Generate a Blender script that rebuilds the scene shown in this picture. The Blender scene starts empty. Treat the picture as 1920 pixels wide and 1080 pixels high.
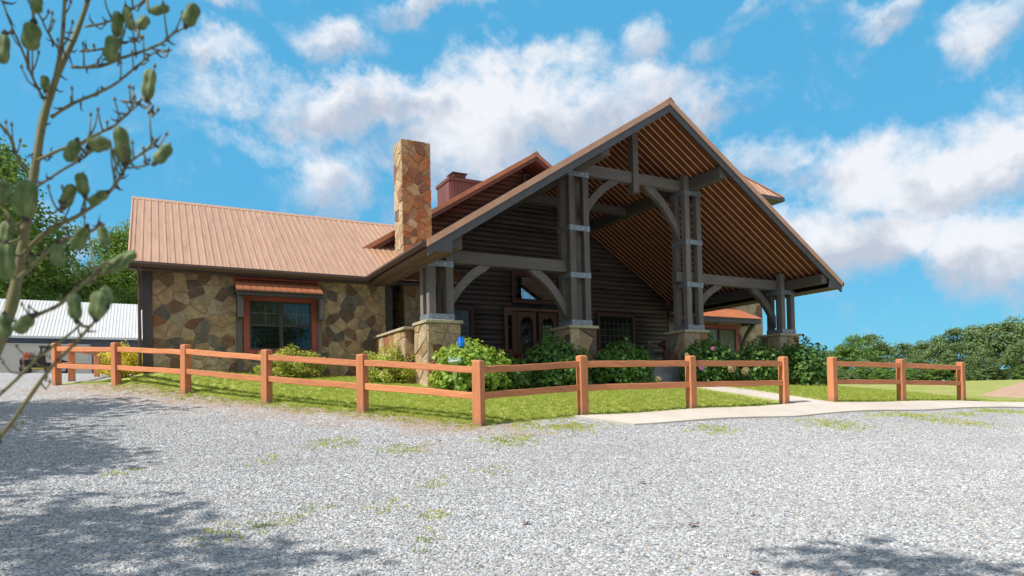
import bpy, bmesh, math, random
import numpy as np
from mathutils import Vector, Matrix, Euler
random.seed(7)
rng = np.random.default_rng(11)
S = bpy.context.scene
C = S.collection
# ------------------------------------------------------------------ camera
def _axes(yaw, pitch, roll):
    r = Vector((math.cos(yaw), math.sin(yaw), 0)); f = Vector((-math.sin(yaw), math.cos(yaw), 0)); u = Vector((0, 0, 1))
    f2 = f * math.cos(pitch) + u * math.sin(pitch); u2 = u * math.cos(pitch) - f * math.sin(pitch)
    return r * math.cos(roll) + u2 * math.sin(roll), u2 * math.cos(roll) - r * math.sin(roll), f2
cr, cu, cf = _axes(-0.4949, 0.0179, -0.0231)
cd = bpy.data.cameras.new('camera'); cam = bpy.data.objects.new('camera', cd); C.objects.link(cam)
m = Matrix.Identity(4)
for i in range(3):
    m[i][0] = cr[i]; m[i][1] = cu[i]; m[i][2] = -cf[i]
cam.matrix_world = m
cd.sensor_width = 36; cd.lens = 1226.5 / 1920 * 36; cd.shift_y = (725.1 - 540) / 1920
cd.clip_start = 0.05; cd.clip_end = 4000
cd.dof.use_dof = True; cd.dof.focus_distance = 14; cd.dof.aperture_fstop = 5.2
S.camera = cam
# ------------------------------------------------------------------ light
SUN_EL = math.radians(50)
SUN_AZ = math.radians(3.8)
sun_to = Vector((-math.cos(SUN_AZ) * math.cos(SUN_EL), -math.sin(SUN_AZ) * math.cos(SUN_EL), math.sin(SUN_EL)))
sd = bpy.data.lights.new('sun', 'SUN'); sd.energy = 3.1; sd.angle = math.radians(0.53); sd.color = (1.0, 0.955, 0.88)
so = bpy.data.objects.new('sun', sd); C.objects.link(so)
so.rotation_euler = sun_to.to_track_quat('Z', 'Y').to_euler()
S.view_settings.view_transform = 'Standard'; S.view_settings.look = 'None'
S.view_settings.gamma = 1; S.view_settings.use_curve_mapping = False
S.view_settings.exposure = 0.92
S.render.engine = 'CYCLES'
try:
    S.cycles.use_denoising = True; S.cycles.max_bounces = 8; S.cycles.transparent_max_bounces = 12
except Exception: pass

W_ = bpy.data.worlds.new('World'); S.world = W_; W_.use_nodes = True
wt = W_.node_tree; wn = wt.nodes; wl = wt.links
for n in list(wn): wn.remove(n)
def wnode(t, **k):
    n = wn.new(t)
    for a, b in k.items(): setattr(n, a, b)
    return n
def wmath(op, a, b=None, c=None, clamp=False):
    n = wn.new('ShaderNodeMath'); n.operation = op; n.use_clamp = clamp
    for i, v in enumerate((a, b, c)):
        if v is None: continue
        if isinstance(v, (int, float)): n.inputs[i].default_value = v
        else: wl.new(v, n.inputs[i])
    return n.outputs[0]
sky = wnode('ShaderNodeTexSky', sky_type='NISHITA', sun_disc=False, sun_elevation=SUN_EL)
sky.sun_rotation = math.atan2(sun_to.x, sun_to.y)
sky.altitude = 100; sky.air_density = 1.0; sky.dust_density = 0.6; sky.ozone_density = 2.5
tc = wnode('ShaderNodeTexCoord')
sep = wnode('ShaderNodeSeparateXYZ'); wl.new(tc.outputs['Generated'], sep.inputs[0])
az = wmath('ARCTAN2', sep.outputs[0], sep.outputs[1]); el = wmath('ARCSINE', sep.outputs[2])
cmb = wnode('ShaderNodeCombineXYZ'); wl.new(az, cmb.inputs[0]); wl.new(el, cmb.inputs[1])
# cloud plane coordinates for the fractal detail (flattening towards the horizon)
zz = wmath('MAXIMUM', wmath('ADD', sep.outputs[2], 0.22), 0.05)
pl = wnode('ShaderNodeCombineXYZ'); wl.new(wmath('DIVIDE', sep.outputs[0], zz), pl.inputs[0]); wl.new(wmath('DIVIDE', sep.outputs[1], zz), pl.inputs[1])
def noise(vec, scale, detail=6, rough=0.55, dist=0.0, off=(0, 0, 0)):
    mp = wnode('ShaderNodeMapping'); mp.inputs['Location'].default_value = off; wl.new(vec, mp.inputs[0])
    n = wnode('ShaderNodeTexNoise'); n.inputs['Scale'].default_value = scale; n.inputs['Detail'].default_value = detail
    n.inputs['Roughness'].default_value = rough; n.inputs['Distortion'].default_value = dist; wl.new(mp.outputs[0], n.inputs['Vector']); return n
warp = noise(tc.outputs['Generated'], 5.5, 6, 0.6)
wv = wnode('ShaderNodeVectorMath', operation='SUBTRACT'); wl.new(warp.outputs['Color'], wv.inputs[0]); wv.inputs[1].default_value = (0.5, 0.5, 0.5)
ws = wnode('ShaderNodeVectorMath', operation='SCALE'); wl.new(wv.outputs[0], ws.inputs[0]); ws.inputs['Scale'].default_value = 0.20
wa = wnode('ShaderNodeVectorMath', operation='ADD'); wl.new(cmb.outputs[0], wa.inputs[0]); wl.new(ws.outputs[0], wa.inputs[1])
CLOUDS =  [(0.415, 0.419, 0.269, 0.051, 1), (0.635, 0.416, 0.179, 0.057, 1), (0.539, 0.476, 0.09, 0.029, 0.9), (0.287, 0.439, 0.137, 0.033, 1), (0.222, 0.317, 0.101, 0.039, 0.75), (0.454, 0.352, 0.243, 0.043, 0.7), (0.769, 0.393, 0.082, 0.03, 0.8), (0.08, 0.464, 0.053, 0.021, 0.7), (0.249, 0.506, 0.075, 0.027, 0.7), (0.127, 0.358, 0.044, 0.024, 0.5), (0.402, 0.542, 0.074, 0.018, 0.7), (1.135, 0.414, 0.061, 0.041, 1), (0.835, 0.481, 0.064, 0.024, 0.55), (0.694, 0.493, 0.047, 0.028, 0.6), (1.046, 0.279, 0.135, 0.057, 1), (1.141, 0.278, 0.078, 0.036, 0.9), (0.981, 0.201, 0.136, 0.055, 1), (0.898, 0.324, 0.054, 0.034, 0.7), (1.116, 0.163, 0.086, 0.045, 0.9), (-0.147, 0.212, 0.049, 0.044, 0.7), (1.052, 0.466, 0.057, 0.014, 0.6), (0.088, 0.519, 0.05, 0.012, 0.5), (0.89, 0.501, 0.081, 0.013, 0.5)]
field = None
for a, e, ra, re, s in CLOUDS:
    sb = wnode('ShaderNodeVectorMath', operation='SUBTRACT'); wl.new(wa.outputs[0], sb.inputs[0]); sb.inputs[1].default_value = (a, e, 0)
    ml = wnode('ShaderNodeVectorMath', operation='MULTIPLY'); wl.new(sb.outputs[0], ml.inputs[0]); ml.inputs[1].default_value = (1 / ra, 1 / re, 0)
    ln = wnode('ShaderNodeVectorMath', operation='LENGTH'); wl.new(ml.outputs[0], ln.inputs[0])
    v = wmath('MULTIPLY', wmath('SUBTRACT', 1.5, ln.outputs['Value'], clamp=True), s)
    sy = wnode('ShaderNodeSeparateXYZ'); wl.new(ml.outputs[0], sy.inputs[0]); vy = wmath('MULTIPLY', v, sy.outputs[1])
    num = vy if field is None else wmath('ADD', num, vy); den = v if field is None else wmath('ADD', den, v)
    field = v if field is None else wmath('MAXIMUM', field, v)
big = noise(tc.outputs['Generated'], 2.1, 3, 0.5, off=(3.1, 1.7, 0))
det = noise(tc.outputs['Generated'], 9.0, 9, 0.62, 0.3, off=(1, 5, 2))
# unseen cloud behind and beside the camera, thickened to give neutral fill light
front = wmath('ADD', wmath('MULTIPLY', sep.outputs[0], 0.475), wmath('MULTIPLY', sep.outputs[1], 0.88))
side = wnode('ShaderNodeMapRange'); wl.new(front, side.inputs[0]); side.inputs[1].default_value = 0.68; side.inputs[2].default_value = 0.45; side.inputs[3].default_value = 0; side.inputs[4].default_value = 1
rest = wmath('MULTIPLY', wmath('MULTIPLY', wmath('SUBTRACT', big.outputs['Fac'], 0.36, clamp=True), 9.0, clamp=True), side.outputs[0])
field = wmath('MAXIMUM', field, rest)
wsp = noise(tc.outputs['Generated'], 3.6, 8, 0.68, 0.6, off=(7, 2, 4))
field = wmath('ADD', field, wmath('MULTIPLY', wmath('SUBTRACT', wsp.outputs['Fac'], 0.48, clamp=True), 1.5))
dens = wmath('ADD', wmath('MULTIPLY', field, 1.25), wmath('MULTIPLY', wmath('SUBTRACT', det.outputs['Fac'], 0.54), 2.9))
mr = wnode('ShaderNodeMapRange', interpolation_type='SMOOTHSTEP'); wl.new(dens, mr.inputs[0]); mr.inputs[1].default_value = 0.06; mr.inputs[2].default_value = 1.30; mr.inputs[3].default_value = 0; mr.inputs[4].default_value = 0.96
ccr = wnode('ShaderNodeValToRGB'); ccr.color_ramp.elements[0].position = 0.36; ccr.color_ramp.elements[0].color = (0.50, 0.545, 0.64, 1)
ccr.color_ramp.elements[1].position = 0.62; ccr.color_ramp.elements[1].color = (0.84, 0.85, 0.885, 1)
sh1 = noise(tc.outputs['Generated'], 6.0, 8, 0.6, 0.2, off=(0.2, 0.3, 0.12))
hgt = wmath('DIVIDE', num, wmath('ADD', den, 0.15))
wl.new(wmath('ADD', wmath('ADD', wmath('MULTIPLY', wmath('SUBTRACT', sh1.outputs['Fac'], 0.5), 1.3), 0.50), wmath('MULTIPLY', hgt, 0.42)), ccr.inputs[0])
skm = wnode('ShaderNodeVectorMath', operation='MULTIPLY'); wl.new(sky.outputs[0], skm.inputs[0]); skm.inputs[1].default_value = (0.013, 0.020, 0.016)
skys = wnode('ShaderNodeVectorMath', operation='ADD'); wl.new(skm.outputs[0], skys.inputs[0]); skys.inputs[1].default_value = (0.038, 0.192, 0.345)
cmul = wnode('ShaderNodeVectorMath', operation='SCALE'); wl.new(ccr.outputs[0], cmul.inputs[0]); cmul.inputs['Scale'].default_value = 0.58
mx = wnode('ShaderNodeMix', data_type='RGBA'); wl.new(mr.outputs[0], mx.inputs[0]); wl.new(skys.outputs[0], mx.inputs[6]); wl.new(cmul.outputs[0], mx.inputs[7])
bg = wnode('ShaderNodeBackground'); bg.inputs['Strength'].default_value = 1.0; wl.new(mx.outputs[2], bg.inputs[0])
wo = wnode('ShaderNodeOutputWorld'); wl.new(bg.outputs[0], wo.inputs[0])
W_.cycles.sampling_method = 'MANUAL'; W_.cycles.sample_map_resolution = 512

# ------------------------------------------------------------------ materials
class NT:
    def __init__(s, name):
        s.m = bpy.data.materials.new(name); s.m.use_nodes = True; s.t = s.m.node_tree
        s.b = s.t.nodes['Principled BSDF']; s.o = s.t.nodes['Material Output']
    def n(s, t, **k):
        x = s.t.nodes.new(t)
        for a, b in k.items(): setattr(x, a, b)
        return x
    def l(s, a, b): s.t.links.new(a, b)
    def math(s, op, a, b=None, clamp=False):
        n = s.n('ShaderNodeMath', operation=op, use_clamp=clamp)
        for i, v in enumerate((a, b)):
            if v is None: continue
            if isinstance(v, (int, float)): n.inputs[i].default_value = v
            else: s.l(v, n.inputs[i])
        return n.outputs[0]
    def co(s, scale=(1, 1, 1), obj=True):
        t = s.n('ShaderNodeTexCoord') if obj else s.n('ShaderNodeNewGeometry')
        mp = s.n('ShaderNodeMapping'); mp.inputs['Scale'].default_value = scale
        s.l(t.outputs['Object' if obj else 'Position'], mp.inputs[0])
        if obj:
            oi = s.n('ShaderNodeObjectInfo'); cb = s.n('ShaderNodeCombineXYZ')
            for i in range(3): s.l(s.math('MULTIPLY', oi.outputs['Random'], 37.0 + 11 * i), cb.inputs[i])
            s.l(cb.outputs[0], mp.inputs['Location'])
        return mp.outputs[0]
    def noise(s, vec, scale, detail=5, rough=0.55, dist=0.0):
        n = s.n('ShaderNodeTexNoise'); n.inputs['Scale'].default_value = scale; n.inputs['Detail'].default_value = detail
        n.inputs['Roughness'].default_value = rough; n.inputs['Distortion'].default_value = dist; s.l(vec, n.inputs['Vector']); return n.outputs['Fac']
    def ramp(s, fac, stops, interp='LINEAR'):
        r = s.n('ShaderNodeValToRGB'); cr_ = r.color_ramp; cr_.interpolation = interp
        while len(cr_.elements) < len(stops): cr_.elements.new(0.5)
        for e, (p, c) in zip(cr_.elements, stops): e.position = p; e.color = (*c, 1)
        s.l(fac, r.inputs[0]); return r.outputs[0]
    def mix(s, fac, a, b, blend='MIX'):
        n = s.n('ShaderNodeMix', data_type='RGBA', blend_type=blend)
        for i, v in ((0, fac), (6, a), (7, b)):
            if isinstance(v, (int, float)): n.inputs[i].default_value = v
            elif isinstance(v, tuple): n.inputs[i].default_value = (*v, 1)
            else: s.l(v, n.inputs[i])
        return n.outputs[2]
    def bump(s, h, strength=0.4, dist=0.02):
        b = s.n('ShaderNodeBump'); b.inputs['Strength'].default_value = strength; b.inputs['Distance'].default_value = dist
        s.l(h, b.inputs['Height']); s.l(b.outputs[0], s.b.inputs['Normal'])
    def col(s, c): 
        if isinstance(c, tuple): s.b.inputs['Base Color'].default_value = (*c, 1)
        else: s.l(c, s.b.inputs['Base Color'])
    def rough(s, r): s.b.inputs['Roughness'].default_value = r
def scl(c, k): return tuple(min(1, x * k) for x in c)
def plain(name, c, rough=0.6, metal=0.0, var=0.18, scale=6, bump=0.15, stretch=(1, 1, 1), spec=0.4):
    t = NT(name); v = t.co(stretch); nz = t.noise(v, scale, 6, 0.6)
    t.col(t.ramp(nz, [(0.25, scl(c, 1 - var)), (0.75, scl(c, 1 + var))])); t.rough(rough); t.b.inputs['Metallic'].default_value = metal
    t.b.inputs['Specular IOR Level'].default_value = spec
    if bump: t.bump(t.noise(v, scale * 5, 5), bump, 0.01)
    return t.m
def wood(name, c, stretch, rough=0.75, var=0.35, bump=0.4, rnd=0.25, knots=False):
    t = NT(name); v = t.co(stretch); n1 = t.noise(v, 3.0, 8, 0.65, 0.6); n2 = t.noise(v, 14, 6, 0.6)
    f = t.math('ADD', t.math('MULTIPLY', n1, 0.6), t.math('MULTIPLY', n2, 0.4))
    base = t.ramp(f, [(0.3, scl(c, 1 - var)), (0.5, c), (0.72, scl(c, 1 + var))])
    oi = t.n('ShaderNodeObjectInfo'); k = t.math('ADD', t.math('MULTIPLY', oi.outputs['Random'], 2 * rnd), 1 - rnd)
    vm = t.n('ShaderNodeVectorMath', operation='SCALE'); t.l(base, vm.inputs[0]); t.l(k, vm.inputs['Scale'])
    t.col(vm.outputs[0]); t.rough(rough); t.b.inputs['Specular IOR Level'].default_value = 0.3
    t.bump(f, bump, 0.012); return t.m
M = {}
M['timber'] = wood('dark_timber', (0.150, 0.130, 0.124), (1.4, 1.4, 1.4), 0.8, 0.35)
M['timber_x'] = wood('dark_timber_along_x', (0.150, 0.130, 0.124), (0.35, 4, 4))
M['timber_y'] = wood('dark_timber_along_y', (0.125, 0.105, 0.098), (4, 0.35, 4))
M['timber_z'] = wood('dark_timber_upright', (0.165, 0.143, 0.137), (4, 4, 0.35))
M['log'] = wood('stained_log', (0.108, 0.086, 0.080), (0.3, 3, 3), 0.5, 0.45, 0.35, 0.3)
M['log_sunlit_tone'] = wood('sunlit_tone_log', (0.185, 0.092, 0.068), (0.3, 3, 3), 0.55, 0.4, 0.35, 0.25)  # redder copy of the stained log, sunlight put into its colour
M['fence'] = wood('stained_fence_wood', (0.56, 0.215, 0.095), (0.5, 5, 5), 0.72, 0.30, 0.6, 0.14)
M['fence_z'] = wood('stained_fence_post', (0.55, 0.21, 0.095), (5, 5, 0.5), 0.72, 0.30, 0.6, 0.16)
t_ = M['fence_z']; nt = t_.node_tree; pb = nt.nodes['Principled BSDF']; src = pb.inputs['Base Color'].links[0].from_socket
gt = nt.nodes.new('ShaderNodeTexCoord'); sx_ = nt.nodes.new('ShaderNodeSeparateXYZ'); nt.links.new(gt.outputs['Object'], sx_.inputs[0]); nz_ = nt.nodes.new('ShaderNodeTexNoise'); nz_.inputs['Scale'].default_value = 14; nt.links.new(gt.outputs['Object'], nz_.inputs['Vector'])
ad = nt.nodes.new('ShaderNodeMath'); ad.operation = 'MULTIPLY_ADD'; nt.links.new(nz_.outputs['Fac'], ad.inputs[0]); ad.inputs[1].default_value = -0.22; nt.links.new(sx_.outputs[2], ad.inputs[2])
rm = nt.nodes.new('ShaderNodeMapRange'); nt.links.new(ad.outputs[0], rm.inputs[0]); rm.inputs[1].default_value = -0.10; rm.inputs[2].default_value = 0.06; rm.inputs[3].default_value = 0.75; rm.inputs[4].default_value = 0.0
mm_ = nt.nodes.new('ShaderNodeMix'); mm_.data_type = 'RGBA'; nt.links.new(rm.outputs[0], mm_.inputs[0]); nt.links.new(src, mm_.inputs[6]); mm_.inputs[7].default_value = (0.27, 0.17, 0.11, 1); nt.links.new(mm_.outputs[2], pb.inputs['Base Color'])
M['trim_red'] = plain('red_stained_trim', (0.36, 0.085, 0.060), 0.6, 0, 0.2, 4, 0.2, (1, 1, 1))
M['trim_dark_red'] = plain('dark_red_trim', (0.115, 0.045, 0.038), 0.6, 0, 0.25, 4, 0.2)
M['dark'] = plain('dark_painted_board', (0.060, 0.050, 0.048), 0.6, 0, 0.2, 3, 0.1)
M['fascia'] = plain('charcoal_fascia', (0.085, 0.080, 0.084), 0.55, 0, 0.12, 3, 0.08)
M['gutter'] = plain('bronze_gutter', (0.095, 0.060, 0.048), 0.35, 0.3, 0.1, 2, 0)
M['copper'] = plain('copper_painted_roof_metal', (0.50, 0.295, 0.185), 0.38, 0.25, 0.07, 1.2, 0.03, (1, 1, 1), 0.5)
t = NT('copper_roof_panel'); v = t.co((6, 0.5, 1)); st = t.noise(v, 2.2, 6, 0.6); oi = t.n('ShaderNodeObjectInfo')
base = t.ramp(st, [(0.28, (0.40, 0.225, 0.14)), (0.5, (0.50, 0.295, 0.185)), (0.75, (0.55, 0.335, 0.22))])
vm = t.n('ShaderNodeVectorMath', operation='SCALE'); t.l(base, vm.inputs[0]); t.l(t.math('ADD', t.math('MULTIPLY', oi.outputs['Random'], 0.12), 0.94), vm.inputs['Scale'])
t.col(vm.outputs[0]); t.b.inputs['Metallic'].default_value = 0.25; t.b.inputs['Specular IOR Level'].default_value = 0.5
rr_ = t.ramp(t.noise(v, 5, 4), [(0.3, (0.32, 0.32, 0.32)), (0.7, (0.48, 0.48, 0.48))]); t.l(rr_, t.b.inputs['Roughness']); t.bump(t.noise(t.co((1, 1, 1)), 1.6, 3), 0.12, 0.02); M['copper'] = t.m
M['copper_deep'] = plain('deep_copper_trim', (0.50, 0.195, 0.095), 0.35, 0.35, 0.15, 2, 0.03)
M['copper_rake'] = plain('copper_rake_trim', (0.62, 0.33, 0.205), 0.45, 0.1, 0.15, 3, 0.03)
M['soffit'] = plain('dark_brown_roof_underside', (0.19, 0.065, 0.038), 0.5, 0.1, 0.25, 3, 0.1)
M['soffit_rib'] = plain('pale_orange_underside_rib', (0.95, 0.50, 0.29), 0.45, 0.1, 0.15, 3, 0.0)  # pale orange, much lighter than the panel between the ribs
M['soffit_board'] = wood('brown_soffit_board', (0.15, 0.085, 0.075), (4, 0.4, 4), 0.7)
M['steel'] = plain('galvanised_plate', (0.22, 0.25, 0.29), 0.5, 0.35, 0.15, 6, 0.05)
M['bolt'] = plain('bright_bolt_head', (0.65, 0.66, 0.68), 0.3, 0.7, 0.1, 3, 0)
M['mortar'] = plain('mortar_joint', (0.50, 0.41, 0.30), 0.9, 0, 0.15, 14, 0.3)
M['cap'] = plain('capstone', (0.42, 0.36, 0.25), 0.85, 0, 0.3, 5, 0.5)
M['concrete'] = plain('pale_concrete', (0.52, 0.46, 0.40), 0.85, 0, 0.17, 0.9, 0.15)
M['porch'] = plain('porch_slab_concrete', (0.25, 0.25, 0.26), 0.8, 0, 0.12, 2, 0.15)
M['door'] = wood('door_oak', (0.17, 0.085, 0.055), (3, 3, 0.4), 0.45, 0.3)
M['black'] = plain('black_plastic', (0.012, 0.012, 0.013), 0.5, 0, 0.2, 4, 0)
M['lead'] = plain('lead_came', (0.16, 0.15, 0.14), 0.4, 0.6, 0.1, 3, 0)
M['curtain'] = plain('pale_curtain', (0.20, 0.21, 0.19), 0.9, 0, 0.12, 3, 0)
M['curtain_pale'] = plain('pale_drawn_curtain', (0.62, 0.66, 0.58), 0.9, 0, 0.10, 3, 0)
M['white'] = plain('white_metal_roof', (0.56, 0.56, 0.55), 0.45, 0.05, 0.06, 1, 0.02)
M['grey_siding'] = plain('slate_grey_siding', (0.085, 0.10, 0.13), 0.55, 0.1, 0.08, 1, 0.02)
M['tan_door'] = plain('tan_garage_door', (0.55, 0.50, 0.43), 0.6, 0, 0.05, 1, 0.02)
M['utv_green'] = plain('dark_green_utv_roof', (0.03, 0.10, 0.06), 0.4, 0, 0.1, 2, 0)
M['tyre'] = plain('black_rubber_tyre', (0.018, 0.018, 0.018), 0.85, 0, 0.2, 6, 0.3)
M['orange_sign'] = plain('orange_red_sign', (0.95, 0.06, 0.02), 0.5, 0, 0.03, 1, 0)
M['yellow'] = plain('yellow_paint', (0.7, 0.45, 0.05), 0.5, 0, 0.1, 2, 0)
M['blue_glass'] = plain('blue_glass', (0.02, 0.22, 0.85), 0.15, 0, 0.3, 20, 0)
M['pale_glass'] = plain('pale_green_glass', (0.45, 0.55, 0.48), 0.2, 0, 0.5, 15, 0)
M['stake'] = plain('metal_stake', (0.35, 0.38, 0.42), 0.4, 0.6, 0.1, 3, 0)
M['red_wood'] = wood('red_brown_carving', (0.22, 0.075, 0.05), (3, 3, 1), 0.6)
M['chase'] = wood('weathered_red_boards', (0.17, 0.068, 0.062), (5, 5, 0.4), 0.7, 0.3, 0.3, 0.2)
M['bark'] = wood('bark', (0.10, 0.075, 0.055), (3, 3, 0.7), 0.95, 0.45, 1.0)
M['stem'] = wood('bush_stem', (0.07, 0.055, 0.035), (3, 3, 1), 0.9, 0.4, 0.5)

def glass(name, tint=(0.012, 0.014, 0.016), spec=0.5, alpha=1.0):
    t = NT(name); t.col(tint); t.rough(0.03); t.b.inputs['Specular IOR Level'].default_value = spec; t.b.inputs['IOR'].default_value = 1.45
    if alpha < 1:
        tr = t.n('ShaderNodeBsdfTransparent'); tr.inputs[0].default_value = (0.72, 0.72, 0.70, 1)
        gl = t.n('ShaderNodeBsdfGlossy'); gl.inputs['Roughness'].default_value = 0.02; gl.inputs[0].default_value = (0.9, 0.95, 1, 1)
        lw_ = t.n('ShaderNodeLayerWeight'); lw_.inputs['Blend'].default_value = 0.5
        fr = t.math('ADD', t.math('MULTIPLY', t.math('POWER', lw_.outputs['Facing'], 4.0), 0.6), 0.035, True)
        mxs = t.n('ShaderNodeMixShader'); t.l(fr, mxs.inputs[0]); t.l(tr.outputs[0], mxs.inputs[1]); t.l(gl.outputs[0], mxs.inputs[2]); t.l(mxs.outputs[0], t.o.inputs[0])
    return t.m
M['pane'] = glass('window_pane')
M['clear'] = glass('clear_window_pane', alpha=0.5)
t = NT('reflective_pane'); t.col((0.35, 0.40, 0.45)); t.rough(0.02); t.b.inputs['Metallic'].default_value = 1.0; M['mirror'] = t.m

def stonemat(name, stops, vein=(0.10, 0.06, 0.04), bump=0.6):
    t = NT(name); oi = t.n('ShaderNodeObjectInfo'); v = t.co((1, 1, 1))
    base = t.ramp(oi.outputs['Random'], stops, 'CONSTANT')
    n1 = t.noise(v, 3.2, 7, 0.6, 0.8); n2 = t.noise(v, 11, 7, 0.65, 0.3)
    b = t.mix(t.ramp(n1, [(0.42, (0, 0, 0)), (0.72, (0.65, 0.65, 0.65))]), base, vein)
    b = t.mix(0.85, b, t.ramp(n2, [(0.25, (0.30, 0.30, 0.30)), (0.55, (0.52, 0.51, 0.49)), (0.8, (0.80, 0.76, 0.70))]), 'OVERLAY')
    t.col(b); t.rough(0.85); t.b.inputs['Specular IOR Level'].default_value = 0.25
    t.bump(t.math('ADD', n2, t.noise(v, 38, 4)), bump, 0.02); return t.m
TAN = [(0, (0.48, 0.35, 0.21)), (0.2, (0.50, 0.375, 0.235)), (0.4, (0.45, 0.33, 0.205)), (0.55, (0.47, 0.31, 0.18)), (0.66, (0.45, 0.365, 0.25)), (0.76, (0.39, 0.28, 0.18)), (0.83, (0.53, 0.41, 0.27))]
DRK = [(0, (0.19, 0.135, 0.098)), (0.25, (0.25, 0.15, 0.10)), (0.5, (0.18, 0.155, 0.13)), (0.7, (0.30, 0.17, 0.10)), (0.85, (0.25, 0.21, 0.165))]
M['stone_tan'] = stonemat('tan_flagstone', TAN, (0.16, 0.11, 0.07))
M['stone_dark'] = stonemat('dark_flagstone', DRK, (0.06, 0.045, 0.035))
M['stone_red'] = stonemat('rust_flagstone', [(0, (0.40, 0.155, 0.065)), (0.25, (0.33, 0.14, 0.07)), (0.45, (0.42, 0.22, 0.10)), (0.65, (0.25, 0.12, 0.07)), (0.82, (0.41, 0.27, 0.15))], (0.12, 0.07, 0.05))

def leafmat(name, cols, rough=0.5, trans=0.35, island=True, spec=0.35):
    t = NT(name); g = t.n('ShaderNodeNewGeometry'); oi = t.n('ShaderNodeObjectInfo')
    f = g.outputs['Random Per Island'] if island else oi.outputs['Random']
    n = len(cols); c = t.ramp(f, [(i / n, q) for i, q in enumerate(cols)])
    t.col(c); t.rough(rough); t.b.inputs['Specular IOR Level'].default_value = spec
    tr = t.n('ShaderNodeBsdfTranslucent'); gm = t.mix(1.0, c, (1.25, 1.3, 0.5), 'MULTIPLY'); t.l(gm, tr.inputs[0])
    mxs = t.n('ShaderNodeMixShader'); mxs.inputs[0].default_value = trans
    t.l(t.b.outputs[0], mxs.inputs[1]); t.l(tr.outputs[0], mxs.inputs[2]); t.l(mxs.outputs[0], t.o.inputs[0]); return t.m
M['leaf_tree'] = leafmat('oak_leaves', [(0.11, 0.19, 0.04), (0.15, 0.24, 0.045), (0.08, 0.145, 0.03), (0.20, 0.28, 0.055)])
M['leaf_far'] = leafmat('haze_tinted_far_leaves', [(0.13, 0.20, 0.085), (0.16, 0.235, 0.09), (0.10, 0.16, 0.075), (0.20, 0.265, 0.10)])  # lightened and shifted to blue, distance haze put into the colour
M['leaf_sunlit_tone'] = leafmat('sunlit_tone_hydrangea_leaves', [(0.24, 0.36, 0.06), (0.30, 0.43, 0.07), (0.19, 0.31, 0.055), (0.36, 0.46, 0.08)], 0.5, 0.4)  # lighter copy of the hydrangea leaves with sunlight painted into the colour
M['leaf_sunlit_tone1'] = leafmat('single_sunlit_tone_leaves', [(0.26, 0.38, 0.06), (0.32, 0.45, 0.07), (0.21, 0.33, 0.055), (0.38, 0.48, 0.08)], 0.5, 0.4, False)  # same painted sunlight for the separate leaves
M['leaf_dark'] = leafmat('shading_oak_leaves', [(0.05, 0.10, 0.02), (0.07, 0.12, 0.025)])
M['leaf_bright'] = leafmat('bright_tree_leaves', [(0.14, 0.24, 0.05), (0.17, 0.28, 0.055), (0.11, 0.20, 0.045)])
M['leaf_hyd'] = leafmat('hydrangea_leaves', [(0.075, 0.165, 0.038), (0.095, 0.20, 0.042), (0.055, 0.125, 0.034), (0.14, 0.25, 0.05)], 0.5, 0.35)
M['leaf_hyd1'] = leafmat('single_hydrangea_leaves', [(0.075, 0.165, 0.038), (0.10, 0.21, 0.042), (0.055, 0.125, 0.034), (0.15, 0.27, 0.05)], 0.5, 0.35, False)
M['leaf_box'] = leafmat('boxwood_leaves', [(0.42, 0.52, 0.06), (0.34, 0.45, 0.055), (0.52, 0.56, 0.08), (0.24, 0.32, 0.045), (0.48, 0.34, 0.13)])
M['leaf_yel'] = leafmat('golden_shrub_leaves', [(0.70, 0.60, 0.04), (0.78, 0.66, 0.05), (0.50, 0.50, 0.04), (0.62, 0.50, 0.06)])
M['grass'] = leafmat('lawn_blades', [(0.37, 0.43, 0.10), (0.43, 0.48, 0.12), (0.50, 0.51, 0.16), (0.31, 0.37, 0.08)], 0.6, 0.45, False, 0.2)
M['weed'] = leafmat('weed_blades', [(0.24, 0.33, 0.06), (0.36, 0.42, 0.07), (0.50, 0.48, 0.12)], 0.6, 0.3, False, 0.2)
M['petal'] = leafmat('pink_petals', [(0.55, 0.22, 0.50), (0.62, 0.28, 0.58), (0.48, 0.18, 0.52)], 0.6, 0.3)
M['petal_old'] = leafmat('faded_petals', [(0.42, 0.36, 0.20), (0.35, 0.36, 0.16), (0.45, 0.30, 0.20)], 0.6, 0.3)
t = NT('yucca_pod'); v = t.co((1, 1, 1)); n1 = t.noise(t.co((60, 60, 60)), 0.022, 5, 0.6)
t.col(t.ramp(n1, [(0.32, (0.055, 0.10, 0.025)), (0.5, (0.12, 0.175, 0.045)), (0.62, (0.20, 0.23, 0.075)), (0.76, (0.26, 0.17, 0.10))])); t.rough(0.55); t.bump(t.noise(v, 120, 4), 0.3, 0.003); M['pod'] = t.m
t = NT('yucca_stem'); v = t.co((1, 1, 1)); n1 = t.noise(v, 22, 5, 0.6)
t.col(t.ramp(n1, [(0.3, (0.11, 0.12, 0.035)), (0.52, (0.17, 0.145, 0.055)), (0.72, (0.15, 0.075, 0.055))])); t.rough(0.6); M['yucca'] = t.m
M['bract'] = plain('dry_bract', (0.06, 0.04, 0.035), 0.8, 0, 0.3, 30, 0)

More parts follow.
